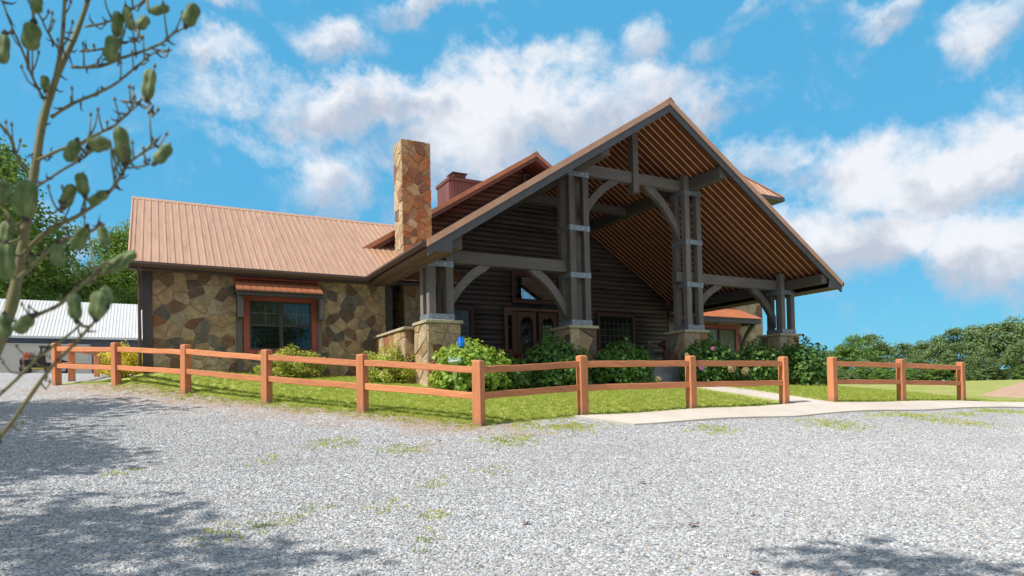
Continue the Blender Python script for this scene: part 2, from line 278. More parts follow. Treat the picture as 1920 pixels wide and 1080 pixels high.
def groundmat():
    t = NT('gravel_and_field'); g = t.co((1, 1, 1), False)
    vo = t.n('ShaderNodeTexVoronoi'); vo.inputs['Scale'].default_value = 34; t.l(g, vo.inputs['Vector'])
    sp = t.n('ShaderNodeSeparateColor'); t.l(vo.outputs['Color'], sp.inputs[0])
    grav = t.ramp(sp.outputs[0], [(0.0, (0.13, 0.132, 0.14)), (0.25, (0.27, 0.274, 0.284)), (0.6, (0.385, 0.388, 0.395)), (0.85, (0.475, 0.477, 0.48)), (1, (0.62, 0.62, 0.615))])
    grav = t.mix(t.ramp(sp.outputs[1], [(0.965, (0, 0, 0)), (0.975, (1, 1, 1))]), grav, (0.36, 0.27, 0.20))
    lo = t.noise(g, 0.28, 4, 0.6); grav = t.mix(t.ramp(lo, [(0.35, (0.0, 0.0, 0.0)), (0.75, (0.4, 0.4, 0.4))]), grav, (0.33, 0.30, 0.275))
    at = t.n('ShaderNodeVertexColor', layer_name='zone'); sa = t.n('ShaderNodeSeparateColor'); t.l(at.outputs[0], sa.inputs[0])
    nm = t.noise(g, 1.6, 7, 0.65); nf = t.noise(g, 9, 5, 0.6)
    nn = t.math('ADD', t.math('MULTIPLY', nm, 0.7), t.math('MULTIPLY', nf, 0.3))
    dm = t.ramp(t.math('ADD', sa.outputs[1], t.math('MULTIPLY', t.math('SUBTRACT', nn, 0.5), 1.6)), [(0.34, (0, 0, 0)), (0.68, (0.85, 0.85, 0.85))])
    dirt = t.ramp(nf, [(0.3, (0.26, 0.175, 0.125)), (0.7, (0.42, 0.31, 0.24))])
    c = t.mix(dm, grav, dirt)
    field = t.ramp(t.noise(g, 0.35, 6, 0.65), [(0.3, (0.22, 0.29, 0.065)), (0.5, (0.33, 0.34, 0.10)), (0.6, (0.46, 0.35, 0.16))])
    field = t.mix(0.5, field, t.ramp(nf, [(0.3, (0.16, 0.22, 0.045)), (0.7, (0.38, 0.38, 0.11))]))
    gm = t.ramp(t.math('ADD', sa.outputs[0], t.math('MULTIPLY', t.math('SUBTRACT', nn, 0.5), 1.3)), [(0.47, (0, 0, 0)), (0.62, (1, 1, 1))])
    c = t.mix(gm, c, field); t.col(c); t.rough(0.95); t.b.inputs['Specular IOR Level'].default_value = 0.15
    h = t.math('ADD', t.math('MULTIPLY', t.math('SUBTRACT', 1.0, vo.outputs['Distance']), 1.0), t.math('MULTIPLY', nf, 0.3)); t.bump(h, 0.9, 0.02); return t.m
M['ground'] = groundmat()
def lawnmat():
    t = NT('mown_lawn'); g = t.co((1, 1, 1), False); n1 = t.noise(g, 0.9, 6, 0.6); n2 = t.noise(g, 22, 5, 0.7)
    a = t.ramp(n1, [(0.3, (0.32, 0.38, 0.09)), (0.6, (0.38, 0.42, 0.12)), (0.8, (0.46, 0.42, 0.17))])
    t.col(t.mix(0.6, a, t.ramp(n2, [(0.3, (0.24, 0.28, 0.07)), (0.7, (0.42, 0.46, 0.14))]))); t.rough(0.95); t.b.inputs['Specular IOR Level'].default_value = 0.1; t.bump(n2, 1.0, 0.03); return t.m
M['lawn'] = lawnmat()
def pebmat():
    t = NT('limestone_pebble'); oi = t.n('ShaderNodeObjectInfo'); v = t.co((1, 1, 1)); nz = t.noise(v, 60, 4, 0.6)
    c = t.ramp(oi.outputs['Random'], [(0, (0.17, 0.172, 0.185)), (0.18, (0.285, 0.288, 0.30)), (0.45, (0.385, 0.388, 0.397)), (0.8, (0.485, 0.487, 0.49)), (0.93, (0.70, 0.695, 0.68)), (0.982, (0.40, 0.30, 0.21))])
    gp = t.co((1, 1, 1), False); tone = t.math('ADD', t.math('MULTIPLY', t.noise(gp, 0.45, 5, 0.65), 0.55), t.math('MULTIPLY', t.noise(t.co((0.22, 1.3, 1), False), 1.0, 4, 0.6), 0.45))
    c = t.mix(t.ramp(tone, [(0.36, (0.55, 0.55, 0.55)), (0.56, (0, 0, 0))]), c, (0.29, 0.28, 0.27)); c = t.mix(t.ramp(t.noise(gp, 0.9, 6, 0.7), [(0.60, (0, 0, 0)), (0.74, (0.45, 0.45, 0.45))]), c, (0.36, 0.29, 0.225))
    t.col(t.mix(0.5, c, t.ramp(nz, [(0.3, (0.3, 0.3, 0.3)), (0.7, (0.7, 0.7, 0.7))]), 'OVERLAY')); t.rough(0.85); t.b.inputs['Specular IOR Level'].default_value = 0.3; return t.m
M['pebble'] = pebmat()
# ------------------------------------------------------------------ mesh helpers
def link(name, me, mats=None, parent=None, loc=None):
    o = bpy.data.objects.new(name, me); C.objects.link(o)
    if mats:
        for q in (mats if isinstance(mats, (list, tuple)) else [mats]): me.materials.append(M[q] if isinstance(q, str) else q)
    if parent: o.parent = parent
    if loc: o.location = loc
    return o
class MB:
    def __init__(s): s.v = []; s.f = []; s.mi = []; s.cm = 0
    def add(s, vs, fs):
        b = len(s.v); s.v += [tuple(p) for p in vs]
        for f in fs: s.f.append(tuple(b + i for i in f)); s.mi.append(s.cm)
        return s
    def hexa(s, p):   # 8 points: bottom 4 ccw, top 4 ccw
        return s.add(p, [(3, 2, 1, 0), (4, 5, 6, 7), (0, 1, 5, 4), (1, 2, 6, 5), (2, 3, 7, 6), (3, 0, 4, 7)])
    def box(s, x0, x1, y0, y1, z0, z1):
        return s.hexa([(x0, y0, z0), (x1, y0, z0), (x1, y1, z0), (x0, y1, z0), (x0, y0, z1), (x1, y0, z1), (x1, y1, z1), (x0, y1, z1)])
    def bar(s, a, b, w, h, up=(0, 0, 1)):
        a = Vector(a); b = Vector(b); d = (b - a).normalized(); r = d.cross(Vector(up)).normalized() * w / 2; u = r.cross(d).normalized() * h / 2
        return s.hexa([a - r - u, a + r - u, b + r - u, b - r - u, a - r + u, a + r + u, b + r + u, b - r + u])
    def prism(s, poly, vec):   # poly: 3D points planar; extruded by vec
        n = len(poly); p = [Vector(q) for q in poly]; v = Vector(vec)
        return s.add(p + [q + v for q in p], [tuple(range(n)), tuple(reversed(range(n, 2 * n)))] + [(i, i + n, (i + 1) % n + n, (i + 1) % n) for i in range(n)])
    def tube(s, pts, rad, n=8, cap=True, wob=0):
        pts = [Vector(p) for p in pts]; m_ = len(pts)
        rad = rad if isinstance(rad, (list, tuple)) else [rad] * m_
        rings = []; ref = None
        for i, p in enumerate(pts):
            d = (pts[min(i + 1, m_ - 1)] - pts[max(i - 1, 0)]).normalized()
            if ref is None: ref = d.orthogonal().normalized()
            ref = (ref - d * ref.dot(d)).normalized(); q = d.cross(ref)
            rings.append([p + (ref * math.cos(2 * math.pi * k / n) + q * math.sin(2 * math.pi * k / n)) * rad[i] * (1 + wob * random.uniform(-1, 1)) for k in range(n)])
        vs = [v for r in rings for v in r]; fs = []
        for i in range(m_ - 1):
            for k in range(n): fs.append((i * n + k, i * n + (k + 1) % n, (i + 1) * n + (k + 1) % n, (i + 1) * n + k))
        if cap: fs.append(tuple(reversed(range(n)))); fs.append(tuple(range((m_ - 1) * n, m_ * n)))
        return s.add(vs, fs)
    def lathe(s, prof, n=12, c=(0, 0, 0)):
        vs = [(c[0] + r * math.cos(2 * math.pi * k / n), c[1] + r * math.sin(2 * math.pi * k / n), c[2] + z) for r, z in prof for k in range(n)]
        fs = []
        for i in range(len(prof) - 1):
            for k in range(n): fs.append((i * n + k, i * n + (k + 1) % n, (i + 1) * n + (k + 1) % n, (i + 1) * n + k))
        fs.append(tuple(reversed(range(n)))); fs.append(tuple(range((len(prof) - 1) * n, len(prof) * n)))
        return s.add(vs, fs)
    def mesh(s, name, smooth=False):
        me = bpy.data.meshes.new(name); me.from_pydata(s.v, [], s.f)
        me.polygons.foreach_set('material_index', s.mi)
        if smooth: me.polygons.foreach_set('use_smooth', [True] * len(s.f))
        bm = bmesh.new(); bm.from_mesh(me); bmesh.ops.recalc_face_normals(bm, faces=bm.faces); bm.to_mesh(me); bm.free()
        me.update(); return me
    def build(s, name, mats, parent=None, smooth=False, bevel=0):
        o = link(name, s.mesh(name, smooth), mats, parent)
        if bevel:
            b = o.modifiers.new('bevel', 'BEVEL'); b.width = bevel; b.segments = 1; b.limit_method = 'ANGLE'; b.angle_limit = 0.7
        return o
def npmesh(name, V, F, smooth=False):
    """V (n,3) array, F (m,k) array of quads or tris"""
    me = bpy.data.meshes.new(name); k = F.shape[1]
    me.vertices.add(len(V)); me.vertices.foreach_set('co', np.ascontiguousarray(V, dtype=np.float32).ravel())
    me.loops.add(F.size); me.loops.foreach_set('vertex_index', F.astype(np.int32).ravel())
    me.polygons.add(len(F)); me.polygons.foreach_set('loop_start', np.arange(0, F.size, k, dtype=np.int32))
    me.polygons.foreach_set('loop_total', np.full(len(F), k, dtype=np.int32))
    if smooth: me.polygons.foreach_set('use_smooth', [True] * len(F))
    me.update(calc_edges=True); me.validate(); return me
def tag(o, label=None, cat=None, group=None, kind=None):
    if label: o['label'] = label
    if cat: o['category'] = cat
    if group: o['group'] = group
    if kind: o['kind'] = kind
    return o
def empty(name, loc, rz=0):
    o = bpy.data.objects.new(name, None); C.objects.link(o); o.location = loc; o.rotation_euler = (0, 0, rz); o.empty_display_size = 0.2; return o

# ------------------------------------------------------------------ terrain
CP = [(4.74, 9.98, -.44), (3.32, 11.97, -.21), (1.89, 14.02, .01), (.48, 16.08, .26), (-.9, 18.12, .45), (-2.3, 20.16, .59), (-2.2, 22.8, .79),
      (6.94, 10.1, -.33), (9.64, 10.1, -.29), (12.44, 10.1, -.262), (14.14, 10.1, -.265), (16.88, 10.1, -.30), (19.67, 10.1, -.363), (24, 10.2, -.5),
      (-.3, 18.4, .86), (3, 18.4, .76), (5.7, 18.2, .68), (6.2, 14.3, .24), (9, 14.3, .25), (12.6, 14.5, .36), (16, 14.3, .24), (19, 14.3, .2), (19, 21, .45), (12, 21, .5), (6, 21, .6),
      (7.5, 9.2, -.56), (11.5, 9.0, -.54), (16, 8.9, -.55), (20.5, 9.0, -.58), (27, 9, -.72),
      (0, 0, -1.25), (2.3, 4.6, -1.13), (5, 2.2, -1.16), (-1.6, 9.5, -.62), (-4, 12, -.2), (1, 7.5, -.84), (3.5, 7, -.82), (8, 6, -.9), (14, 6.5, -.83), (22, 6, -.95), (-8, 4, -.8), (0, -10, -1.7), (15, -8, -1.6), (-15, -8, -1.2),
      (-7, 20, .8), (-5, 30, 1.35), (-9, 30, 1.35), (-8, 44, 2.0), (-8, 54, 2.35), (-8, 62, 2.6), (2, 60, 2.5), (5, 40, 1.6), (-20, 40, 2.0), (-20, 15, .5),
      (24, 20, -.1), (28, 14, -.35), (35, 22, .0), (50, 33, .35), (64, 45, .75), (90, 62, 1.05), (112, 75, 1.3), (100, 45, .9), (130, 62, 1.3), (80, 30, .45), (22, 30, .3), (30, 45, .9), (50, 12, -.9), (45, 19.5, -1.1),
      (0, 120, 4), (60, 150, 3), (200, 120, 2.5), (220, 20, 1), (150, -80, -3), (0, -80, -4), (-100, -40, -1), (-90, 60, 3), (-60, 140, 5), (400, 300, 3), (-300, 300, 6), (400, -200, -3), (-300, -300, -4), (0, 500, 5)]
_P = np.array(CP, float)
def _phi(r): return np.where(r > 0, r * r * np.log(np.maximum(r, 1e-9)), 0.0)
def _fit():
    n = len(_P); xy = _P[:, :2] / 50
    d = np.linalg.norm(xy[:, None] - xy[None], axis=2); A = np.zeros((n + 3, n + 3)); A[:n, :n] = _phi(d) + np.eye(n) * 2e-4
    Q = np.c_[np.ones(n), xy]; A[:n, n:] = Q; A[n:, :n] = Q.T
    return np.linalg.solve(A, np.r_[_P[:, 2], 0, 0, 0]), xy
_wt, _xy = _fit()
def gz(x, y):
    x = np.atleast_1d(np.asarray(x, float)); y = np.atleast_1d(np.asarray(y, float)); p = np.c_[x.ravel(), y.ravel()] / 50
    out = np.empty(len(p))
    for i in range(0, len(p), 4000):
        q = p[i:i + 4000]; d = np.linalg.norm(q[:, None] - _xy[None], axis=2)
        out[i:i + 4000] = _phi(d) @ _wt[:-3] + _wt[-3] + q @ _wt[-2:]
    return out.reshape(x.shape)
def g1(x, y): return float(gz(x, y)[0])

def axis(a, b, step, far_a, far_b, grow=1.22):
    v = list(np.arange(a, b + 1e-6, step)); s = step
    while v[-1] < far_b: s *= grow; v.append(v[-1] + s)
    s = step
    while v[0] > far_a: s *= grow; v.insert(0, v[0] - s)
    return np.array(v)
FLx, FLy = -1.407 / 2.486, 2.05 / 2.486     # direction of the left fence
def left_d(x, y): # signed distance from the left fence line; > 0 on the yard side
    return (x - 4.74) * FLy - (y - 9.98) * FLx
def mask_zone(X, Y):
    d = left_d(X, Y)
    field = np.zeros_like(X)
    # everything beyond the right fence and walk; the lot is in front of it
    f1 = np.clip((Y - 9.9) / 0.6, 0, 1) * np.clip((d + 0.0) / 0.4, 0, 1)
    field = np.maximum(field, f1)
    field = np.maximum(field, 0.62 * np.clip(1 - np.abs(Y - 8.55) / 0.75, 0, 1) * np.clip((X - 10.5) / 3, 0, 1))
    field = np.maximum(field, 0.60 * np.clip(1 - np.abs(Y - 9.5) / 1.0, 0, 1) * np.clip((X - 3.2) / 1.5, 0, 1) * np.clip((9.5 - X) / 2, 0, 1))
    field = np.maximum(field, 0.46 * np.clip(1 + d / 1.1, 0, 1) * (d < 0.2) * np.clip((Y - 8.6) / 1.2, 0, 1) * np.clip((20 - Y) / 2, 0, 1))
    field = np.where(Y > 63, 1.0, field)
    field = np.where((X < -22), np.maximum(field, np.clip((-X - 22) / 3, 0, 1)), field)
    # driveway beyond the yard towards the barn stays gravel
    lot = (X < 0.2 - 0.0 * Y) & (Y > 18.5) & (Y < 62)
    field = np.where(lot & (d < 0.3 + 0 * d), field, field)
    field = np.where((Y > 21.2) & (Y < 61) & (X < 3.5), 0.0, field)
    dirt = np.clip(1 + d / 3.2, 0, 1) * (d < 0.3) * np.clip((Y - 7.6) / 2.2, 0, 1) * np.clip((22 - Y) / 3, 0, 1) * 0.72
    dirt = np.maximum(dirt, 0.45 * np.clip(1 - np.hypot(X - 3.6, Y - 8.6) / 2.6, 0, 1))
    return field, dirt
def ground_sheet(name, X, Y, Z, mat, zone=True):
    ny, nx = X.shape; idx = np.arange(nx * ny).reshape(ny, nx)
    F = np.stack([idx[:-1, :-1], idx[:-1, 1:], idx[1:, 1:], idx[1:, :-1]], -1).reshape(-1, 4)
    me = npmesh(name, np.stack([X.ravel(), Y.ravel(), Z.ravel()], 1), F, True)
    if zone:
        f, d = mask_zone(X.ravel(), Y.ravel()); ca = me.color_attributes.new('zone', 'FLOAT_COLOR', 'POINT')
        ca.data.foreach_set('color', np.stack([f, d, 0 * f, 0 * f + 1], 1).astype(np.float32).ravel())
    return link(name, me, mat)
xs = axis(-12, 28, 0.4, -700, 900); ys = axis(-3, 24, 0.4, -600, 900)
X, Y = np.meshgrid(xs, ys); Z = gz(X, Y)
tag(ground_sheet('gravel_ground', X, Y, Z, 'ground'), kind='structure')
# lawn: from the left fence line to the hedge, ragged edge carried by grass blades
rows = np.linspace(0, 1, 60); cols = np.linspace(0, 1, 120)
yl = np.concatenate([np.linspace(9.98, 20.4, 60)])
LX = np.empty((60, 120)); LY = np.empty((60, 120))
for i, yy in enumerate(yl):
    xl = 4.74 + (yy - 9.98) / FLy * FLx + 0.12; xr = 21.5 + 0.9 * math.sin(yy)
    t_ = cols ** 1.15; LX[i] = xl + (xr - xl) * t_; LY[i] = yy + 0 * t_
LZ = gz(LX, LY) + 0.006
tag(ground_sheet('lawn', LX, LY, LZ, 'lawn', False), kind='structure')
# concrete walk along the fence and its branch to the porch
def strip(name, L, Rr, th, mat, sub=14, n=3):
    mb = MB(); A = []; B = []
    def resample(P_):
        out = []
        for a, b in zip(P_[:-1], P_[1:]):
            for k in range(sub): out.append((a[0] + (b[0] - a[0]) * k / sub, a[1] + (b[1] - a[1]) * k / sub))
        out.append(P_[-1]); return out
    A = resample(L); B = resample(Rr); vs = []; fs = []; m_ = n + 1
    for a, b in zip(A, B):
        for k in range(m_):
            x = a[0] + (b[0] - a[0]) * k / n; y = a[1] + (b[1] - a[1]) * k / n; vs.append((x, y, g1(x, y) + th))
        vs.append((b[0], b[1], g1(*b) - 0.1)); vs.append((a[0], a[1], g1(*a) - 0.1))
    w = m_ + 2
    for i in range(len(A) - 1):
        for k in range(w): fs.append((i * w + k, i * w + (k + 1) % w, (i + 1) * w + (k + 1) % w, (i + 1) * w + k))
    fs.append(tuple(range(w))); fs.append(tuple(reversed(range((len(A) - 1) * w, len(A) * w))))
    mb.add(vs, fs); return tag(mb.build(name, mat), kind='structure')
strip('concrete_walk', [(7.45, 9.25), (11.5, 9.05), (14, 9.02), (20.5, 8.98), (27, 8.9), (36, 8.6)], [(6.65, 9.97), (11.5, 9.97), (14, 9.96), (20.5, 9.94), (27, 9.9), (36, 9.8)], 0.035, 'concrete')
strip('garden_path', [(12.75, 9.965), (12.6, 10.6), (12.25, 12.4), (12.1, 14.9)], [(14.0, 9.965), (13.75, 10.6), (13.35, 12.4), (13.2, 14.9)], 0.030, 'concrete', 8)

# ------------------------------------------------------------------ instanced ground cover (nobody could count it)
def scatter(name, host_v, host_f, dens_attr, density, variants, mat, smin, smax, seed=0, tilt=0.0, maxd=None):
    me = npmesh(name, host_v, host_f); a = me.attributes.new('dens', 'FLOAT', 'POINT'); a.data.foreach_set('value', dens_attr.astype(np.float32))
    o = link(name, me)
    col_ = bpy.data.collections.new(name + '_pieces')
    for i, vm in enumerate(variants):
        if not vm.materials: vm.materials.append(M[mat])
        q = bpy.data.objects.new(name + '_piece', vm); col_.objects.link(q)
    g = bpy.data.node_groups.new(name + '_nodes', 'GeometryNodeTree')
    g.interface.new_socket('Geometry', in_out='INPUT', socket_type='NodeSocketGeometry'); g.interface.new_socket('Geometry', in_out='OUTPUT', socket_type='NodeSocketGeometry')
    N = g.nodes.new; gi = N('NodeGroupInput'); go = N('NodeGroupOutput')
    di = N('GeometryNodeDistributePointsOnFaces'); na = N('GeometryNodeInputNamedAttribute'); na.data_type = 'FLOAT'; na.inputs['Name'].default_value = 'dens'
    mm = N('ShaderNodeMath'); mm.operation = 'MULTIPLY'; mm.inputs[1].default_value = density; g.links.new(na.outputs[0], mm.inputs[0])
    g.links.new(gi.outputs[0], di.inputs['Mesh']); g.links.new(mm.outputs[0], di.inputs['Density']); di.inputs['Seed'].default_value = seed
    ci = N('GeometryNodeCollectionInfo'); ci.inputs['Collection'].default_value = col_; ci.inputs['Separate Children'].default_value = True; ci.inputs['Reset Children'].default_value = True
    ip = N('GeometryNodeInstanceOnPoints'); ip.inputs['Pick Instance'].default_value = True
    g.links.new(di.outputs['Points'], ip.inputs['Points']); g.links.new(ci.outputs[0], ip.inputs['Instance'])
    rv = N('FunctionNodeRandomValue'); rv.data_type = 'FLOAT_VECTOR'; rv.inputs[0].default_value = (-tilt, -tilt, 0); rv.inputs[1].default_value = (tilt, tilt, 6.283); g.links.new(rv.outputs[0], ip.inputs['Rotation'])
    rs = N('FunctionNodeRandomValue'); rs.data_type = 'FLOAT'; rs.inputs[2].default_value = smin; rs.inputs[3].default_value = smax; g.links.new(rs.outputs[1], ip.inputs['Scale'])
    g.links.new(ip.outputs[0], go.inputs[0]); md = o.modifiers.new('scatter', 'NODES'); md.node_group = g
    return o
def pebble_mesh(k):
    bm = bmesh.new(); bmesh.ops.create_icosphere(bm, subdivisions=1, radius=1); r = random.Random(k)
    for v in bm.verts: v.co *= r.uniform(0.75, 1.15)
    for v in bm.verts: v.co.x *= 1.0 + 0.25 * r.random(); v.co.z *= 0.62
    me = bpy.data.meshes.new('pebble'); bm.to_mesh(me); bm.free(); return me
def tuft_mesh(k, n, h, spread, w=0.004):
    r = np.random.default_rng(k); V = []; F = []
    for i in range(n):
        a = r.uniform(0, 6.283); rad = spread * math.sqrt(r.random()); x, y = rad * math.cos(a), rad * math.sin(a); hh = h * r.uniform(0.5, 1.2); la = r.uniform(0, 6.283); ln = hh * r.uniform(0.15, 0.7)
        dx, dy = math.cos(la) * ln, math.sin(la) * ln; px, py = -math.sin(la) * w, math.cos(la) * w
        b = len(V); V += [(x - px, y - py, -0.01), (x + px, y + py, -0.01), (x + dx * .4 + px * .8, y + dy * .4 + py * .8, hh * .6), (x + dx * .4 - px * .8, y + dy * .4 - py * .8, hh * .6), (x + dx, y + dy, hh)]
        F += [(b, b + 1, b + 2, b + 3), (b + 3, b + 2, b + 4, b + 4)]
    me = bpy.data.meshes.new('grass_tuft'); me.from_pydata(V, [], [f if f[2] != f[3] else f[:3] for f in F]); me.update(); return me
# loose stones near the lens: host sheet hugging the ground inside the visible wedge
def host(x0, x1, y0, y1, st, fn):
    X, Y = np.meshgrid(np.arange(x0, x1, st), np.arange(y0, y1, st)); Z = gz(X, Y); ny, nx = X.shape; idx = np.arange(nx * ny).reshape(ny, nx)
    F = np.stack([idx[:-1, :-1], idx[:-1, 1:], idx[1:, 1:], idx[1:, :-1]], -1).reshape(-1, 4)
    V = np.stack([X.ravel(), Y.ravel(), Z.ravel()], 1); D = fn(X.ravel(), Y.ravel())
    keep = D[F].max(1) > 0.001; return V, F[keep], D
def wedge(x, y):
    r = x * 0.88 - y * 0.4745; d = x * 0.4749 + y * 0.88
    return (np.abs(r) < d * 0.82 + 0.4) & (d > 2.6), d
def fpeb(x, y):
    w, d = wedge(x, y); f, dirt = mask_zone(x, y)
    return np.where(w & (d < 17), np.clip(1.15 - (d - 4) / 15, 0.32, 1) * np.clip(1.0 - dirt * 1.5, 0.10, 1) * np.clip(1.25 - f * 2.2, 0, 1), 0) * (left_d(x, y) < 0.1) * 1.0 + np.where(w & (d < 17) & (left_d(x, y) >= 0.1) & (y < 9.3), np.clip(1.15 - (d - 4) / 15, 0.32, 1) * np.clip(1.25 - f * 2.2, 0, 1), 0)
V, F, D = host(-6, 19, 0.5, 17, 0.35, fpeb)
D = D * np.where((V[:, 1] > 9.15) & (V[:, 0] > 6.2) & (left_d(V[:, 0], V[:, 1]) > 0), 0, 1)
tag(scatter('loose_gravel', V, F, D, 2100, [pebble_mesh(k) for k in range(6)], 'pebble', 0.006, 0.0155, 3, 0.5), kind='stuff')
def flawn(x, y):
    dl = left_d(x, y); w, d = wedge(x, y)
    onpath = ((x > 12.0) & (x < 13.9) & (y > 9.9))
    return np.where(w & (dl > 0.06) & (y > 10.02) & (y < 18.4) & (x < 22) & ~onpath & ~((y > 14.7) & (x > 5.6)), np.clip(1.3 - (d - 9) / 16, 0.4, 1.2), 0)
V, F, D = host(-3, 22, 9.9, 18.6, 0.25, flawn)
tag(scatter('lawn_grass', V, F, D, 210, [tuft_mesh(k, 16, 0.045, 0.05) for k in range(5)], 'grass', 0.7, 1.25, 5, 0.1), kind='stuff')
def fweed(x, y):
    f, dirt = mask_zone(x, y); w, d = wedge(x, y)
    n = np.sin(x * 1.7 + 1.3 * np.sin(y * 2.1)) * np.sin(y * 1.9 + 1.1 * np.sin(x * 1.3 + 2))
    e = np.clip(n * 1.5 - 0.15, 0, 1)
    walk = (y > 9.0) & (y < 10.0) & (x > 6.7)
    a = np.where((f > 0.25) & (f < 0.9), f * e, 0)
    spots = 0
    for (sx, sy, sr, st) in ((0.9, 5.9, .24, .55), (0.45, 5.7, .22, .6), (1.3, 6.2, .14, .4), (2.9, 8.6, .5, .5), (2.2, 9.5, .5, .4), (1.15, 8.7, .2, .6), (2.6, 6.6, .14, .8), (-0.4, 8.6, .16, .5), (1.9, 4.9, .2, .4), (4.6, 8.6, .6, .5), (8.6, 8.5, .5, .6), (11.5, 8.2, .8, .5), (14.5, 7.7, 1.0, .4), (6.2, 9.3, .5, .9), (5.5, 9.7, .35, .9), (3.4, 6.9, .15, .5), (1.9, 6.0, .18, .8), (2.2, 5.6, .15, .7)):
        spots = np.maximum(spots, st * np.clip(1 - np.hypot(x - sx, (y - sy)) / sr, 0, 1) * 1.6)
    edge = np.clip(1 - np.abs(left_d(x, y) + 0.15) / 0.4, 0, 1) * 0.6 * (y < 18) * (y > 9.7)
    return np.where(w & ~walk, np.maximum(np.maximum(a * 0.9, spots), edge), 0)
V, F, D = host(-4, 26, 3, 19, 0.2, fweed)
tag(scatter('weeds_in_gravel', V, F, D, 260, [tuft_mesh(40 + k, 16, 0.032, 0.07) for k in range(4)], 'weed', 0.5, 1.15, 8, 0.15), kind='stuff')
# ------------------------------------------------------------------ the lodge
XC = 12.44
PS = 0.637                      # porch roof slope
lodge = tag(empty('lodge', (XC, 21, 0.9)), 'large timber and fieldstone lodge with copper metal roofs and a tall open gabled porch', 'lodge')
lodge.location = (0, 0, 0)
def part(mb, name, mats, parent=None, **k): return mb.build(name, mats, parent or lodge, **k)
def clip(poly, a, b, c):        # keep a*x+b*y <= c
    out = []
    for i in range(len(poly)):
        p, q = poly[i], poly[(i + 1) % len(poly)]; dp = a * p[0] + b * p[1] - c; dq = a * q[0] + b * q[1] - c
        if dp <= 0: out.append(p)
        if (dp < 0 < dq) or (dq < 0 < dp):
            t_ = dp / (dp - dq); out.append((p[0] + (q[0] - p[0]) * t_, p[1] + (q[1] - p[1]) * t_))
    return out
def voronoi(x0, x1, y0, y1, size, seed, lim=None, rowish=0.0):
    r = random.Random(seed); n = max(2, int((x1 - x0) * (y1 - y0) / (size * size))); pts = []
    tries = 0; rad = size * 0.72
    while len(pts) < n and tries < n * 60:
        p = (r.uniform(x0, x1), r.uniform(y0, y1)); k = rad * r.uniform(0.65, 1.25); tries += 1
        if all((p[0] - q[0]) ** 2 + ((p[1] - q[1]) * (1 + rowish)) ** 2 > k * k for q in pts): pts.append(p)
    cells = []
    for i, p in enumerate(pts):
        poly = [(x0, y0), (x1, y0), (x1, y1), (x0, y1)]
        for j, q in enumerate(pts):
            if i == j: continue
            a, b = q[0] - p[0], q[1] - p[1]
            if a * a + b * b > (size * 4.5) ** 2: continue
            w = 0.5 + 0.0 * r.random(); c = a * (p[0] + a * w) + b * (p[1] + b * w)
            poly = clip(poly, a, b, c)
            if len(poly) < 3: break
        if len(poly) >= 3: cells.append(poly)
    return cells
def area(p): return abs(sum(p[i][0] * p[(i + 1) % len(p)][1] - p[(i + 1) % len(p)][0] * p[i][1] for i in range(len(p)))) / 2
def stone_mesh(poly, org, U, Vv, Nn, r, joint=0.006, th=0.030):
    cx = sum(p[0] for p in poly) / len(poly); cy = sum(p[1] for p in poly) / len(poly)
    # clean short edges, shrink by the joint, cut corners
    P = [p for i, p in enumerate(poly) if math.hypot(p[0] - poly[i - 1][0], p[1] - poly[i - 1][1]) > 0.03] or poly
    if len(P) < 3: return None
    n = len(P); Q = []
    sgn = 1 if sum(P[i][0] * P[(i + 1) % n][1] - P[(i + 1) % n][0] * P[i][1] for i in range(n)) > 0 else -1
    for i in range(n):
        a, b, c = P[i - 1], P[i], P[(i + 1) % n]
        for (s, e, tt) in ((b, a, 0.07), (b, c, 0.07)):
            Q.append((s[0] + (e[0] - s[0]) * tt, s[1] + (e[1] - s[1]) * tt))
    out = []
    for x, y in Q:
        d = math.hypot(x - cx, y - cy); k = max(0.3, (d - joint * r.uniform(0.8, 1.9)) / max(d, 1e-6)); out.append((cx + (x - cx) * k, cy + (y - cy) * k))
    n = len(out); t_ = th * r.uniform(0.55, 1.25); tx, ty = r.uniform(-.02, .02), r.uniform(-.02, .02)
    mb = MB(); o = Vector(org)
    ring0 = [Vector(U) * (x - cx) + Vector(Vv) * (y - cy) for x, y in out]
    ring1 = [Vector(U) * (x - cx) * .985 + Vector(Vv) * (y - cy) * .985 + Vector(Nn) * (t_ * 0.75 + (x - cx) * tx + (y - cy) * ty) for x, y in out]
    ring2 = [Vector(U) * (x - cx) * .93 + Vector(Vv) * (y - cy) * .93 + Vector(Nn) * (t_ + (x - cx) * tx + (y - cy) * ty + r.uniform(-.003, .003)) for x, y in out]
    fs = [(i, (i + 1) % n, n + (i + 1) % n, n + i) for i in range(n)] + [(n + i, n + (i + 1) % n, 2 * n + (i + 1) % n, 2 * n + i) for i in range(n)] + [tuple(range(2 * n, 3 * n))]
    mb.add(ring0 + ring1 + ring2, fs)
    return mb.mesh('stone'), o + Vector(U) * cx + Vector(Vv) * cy
NST = [0]
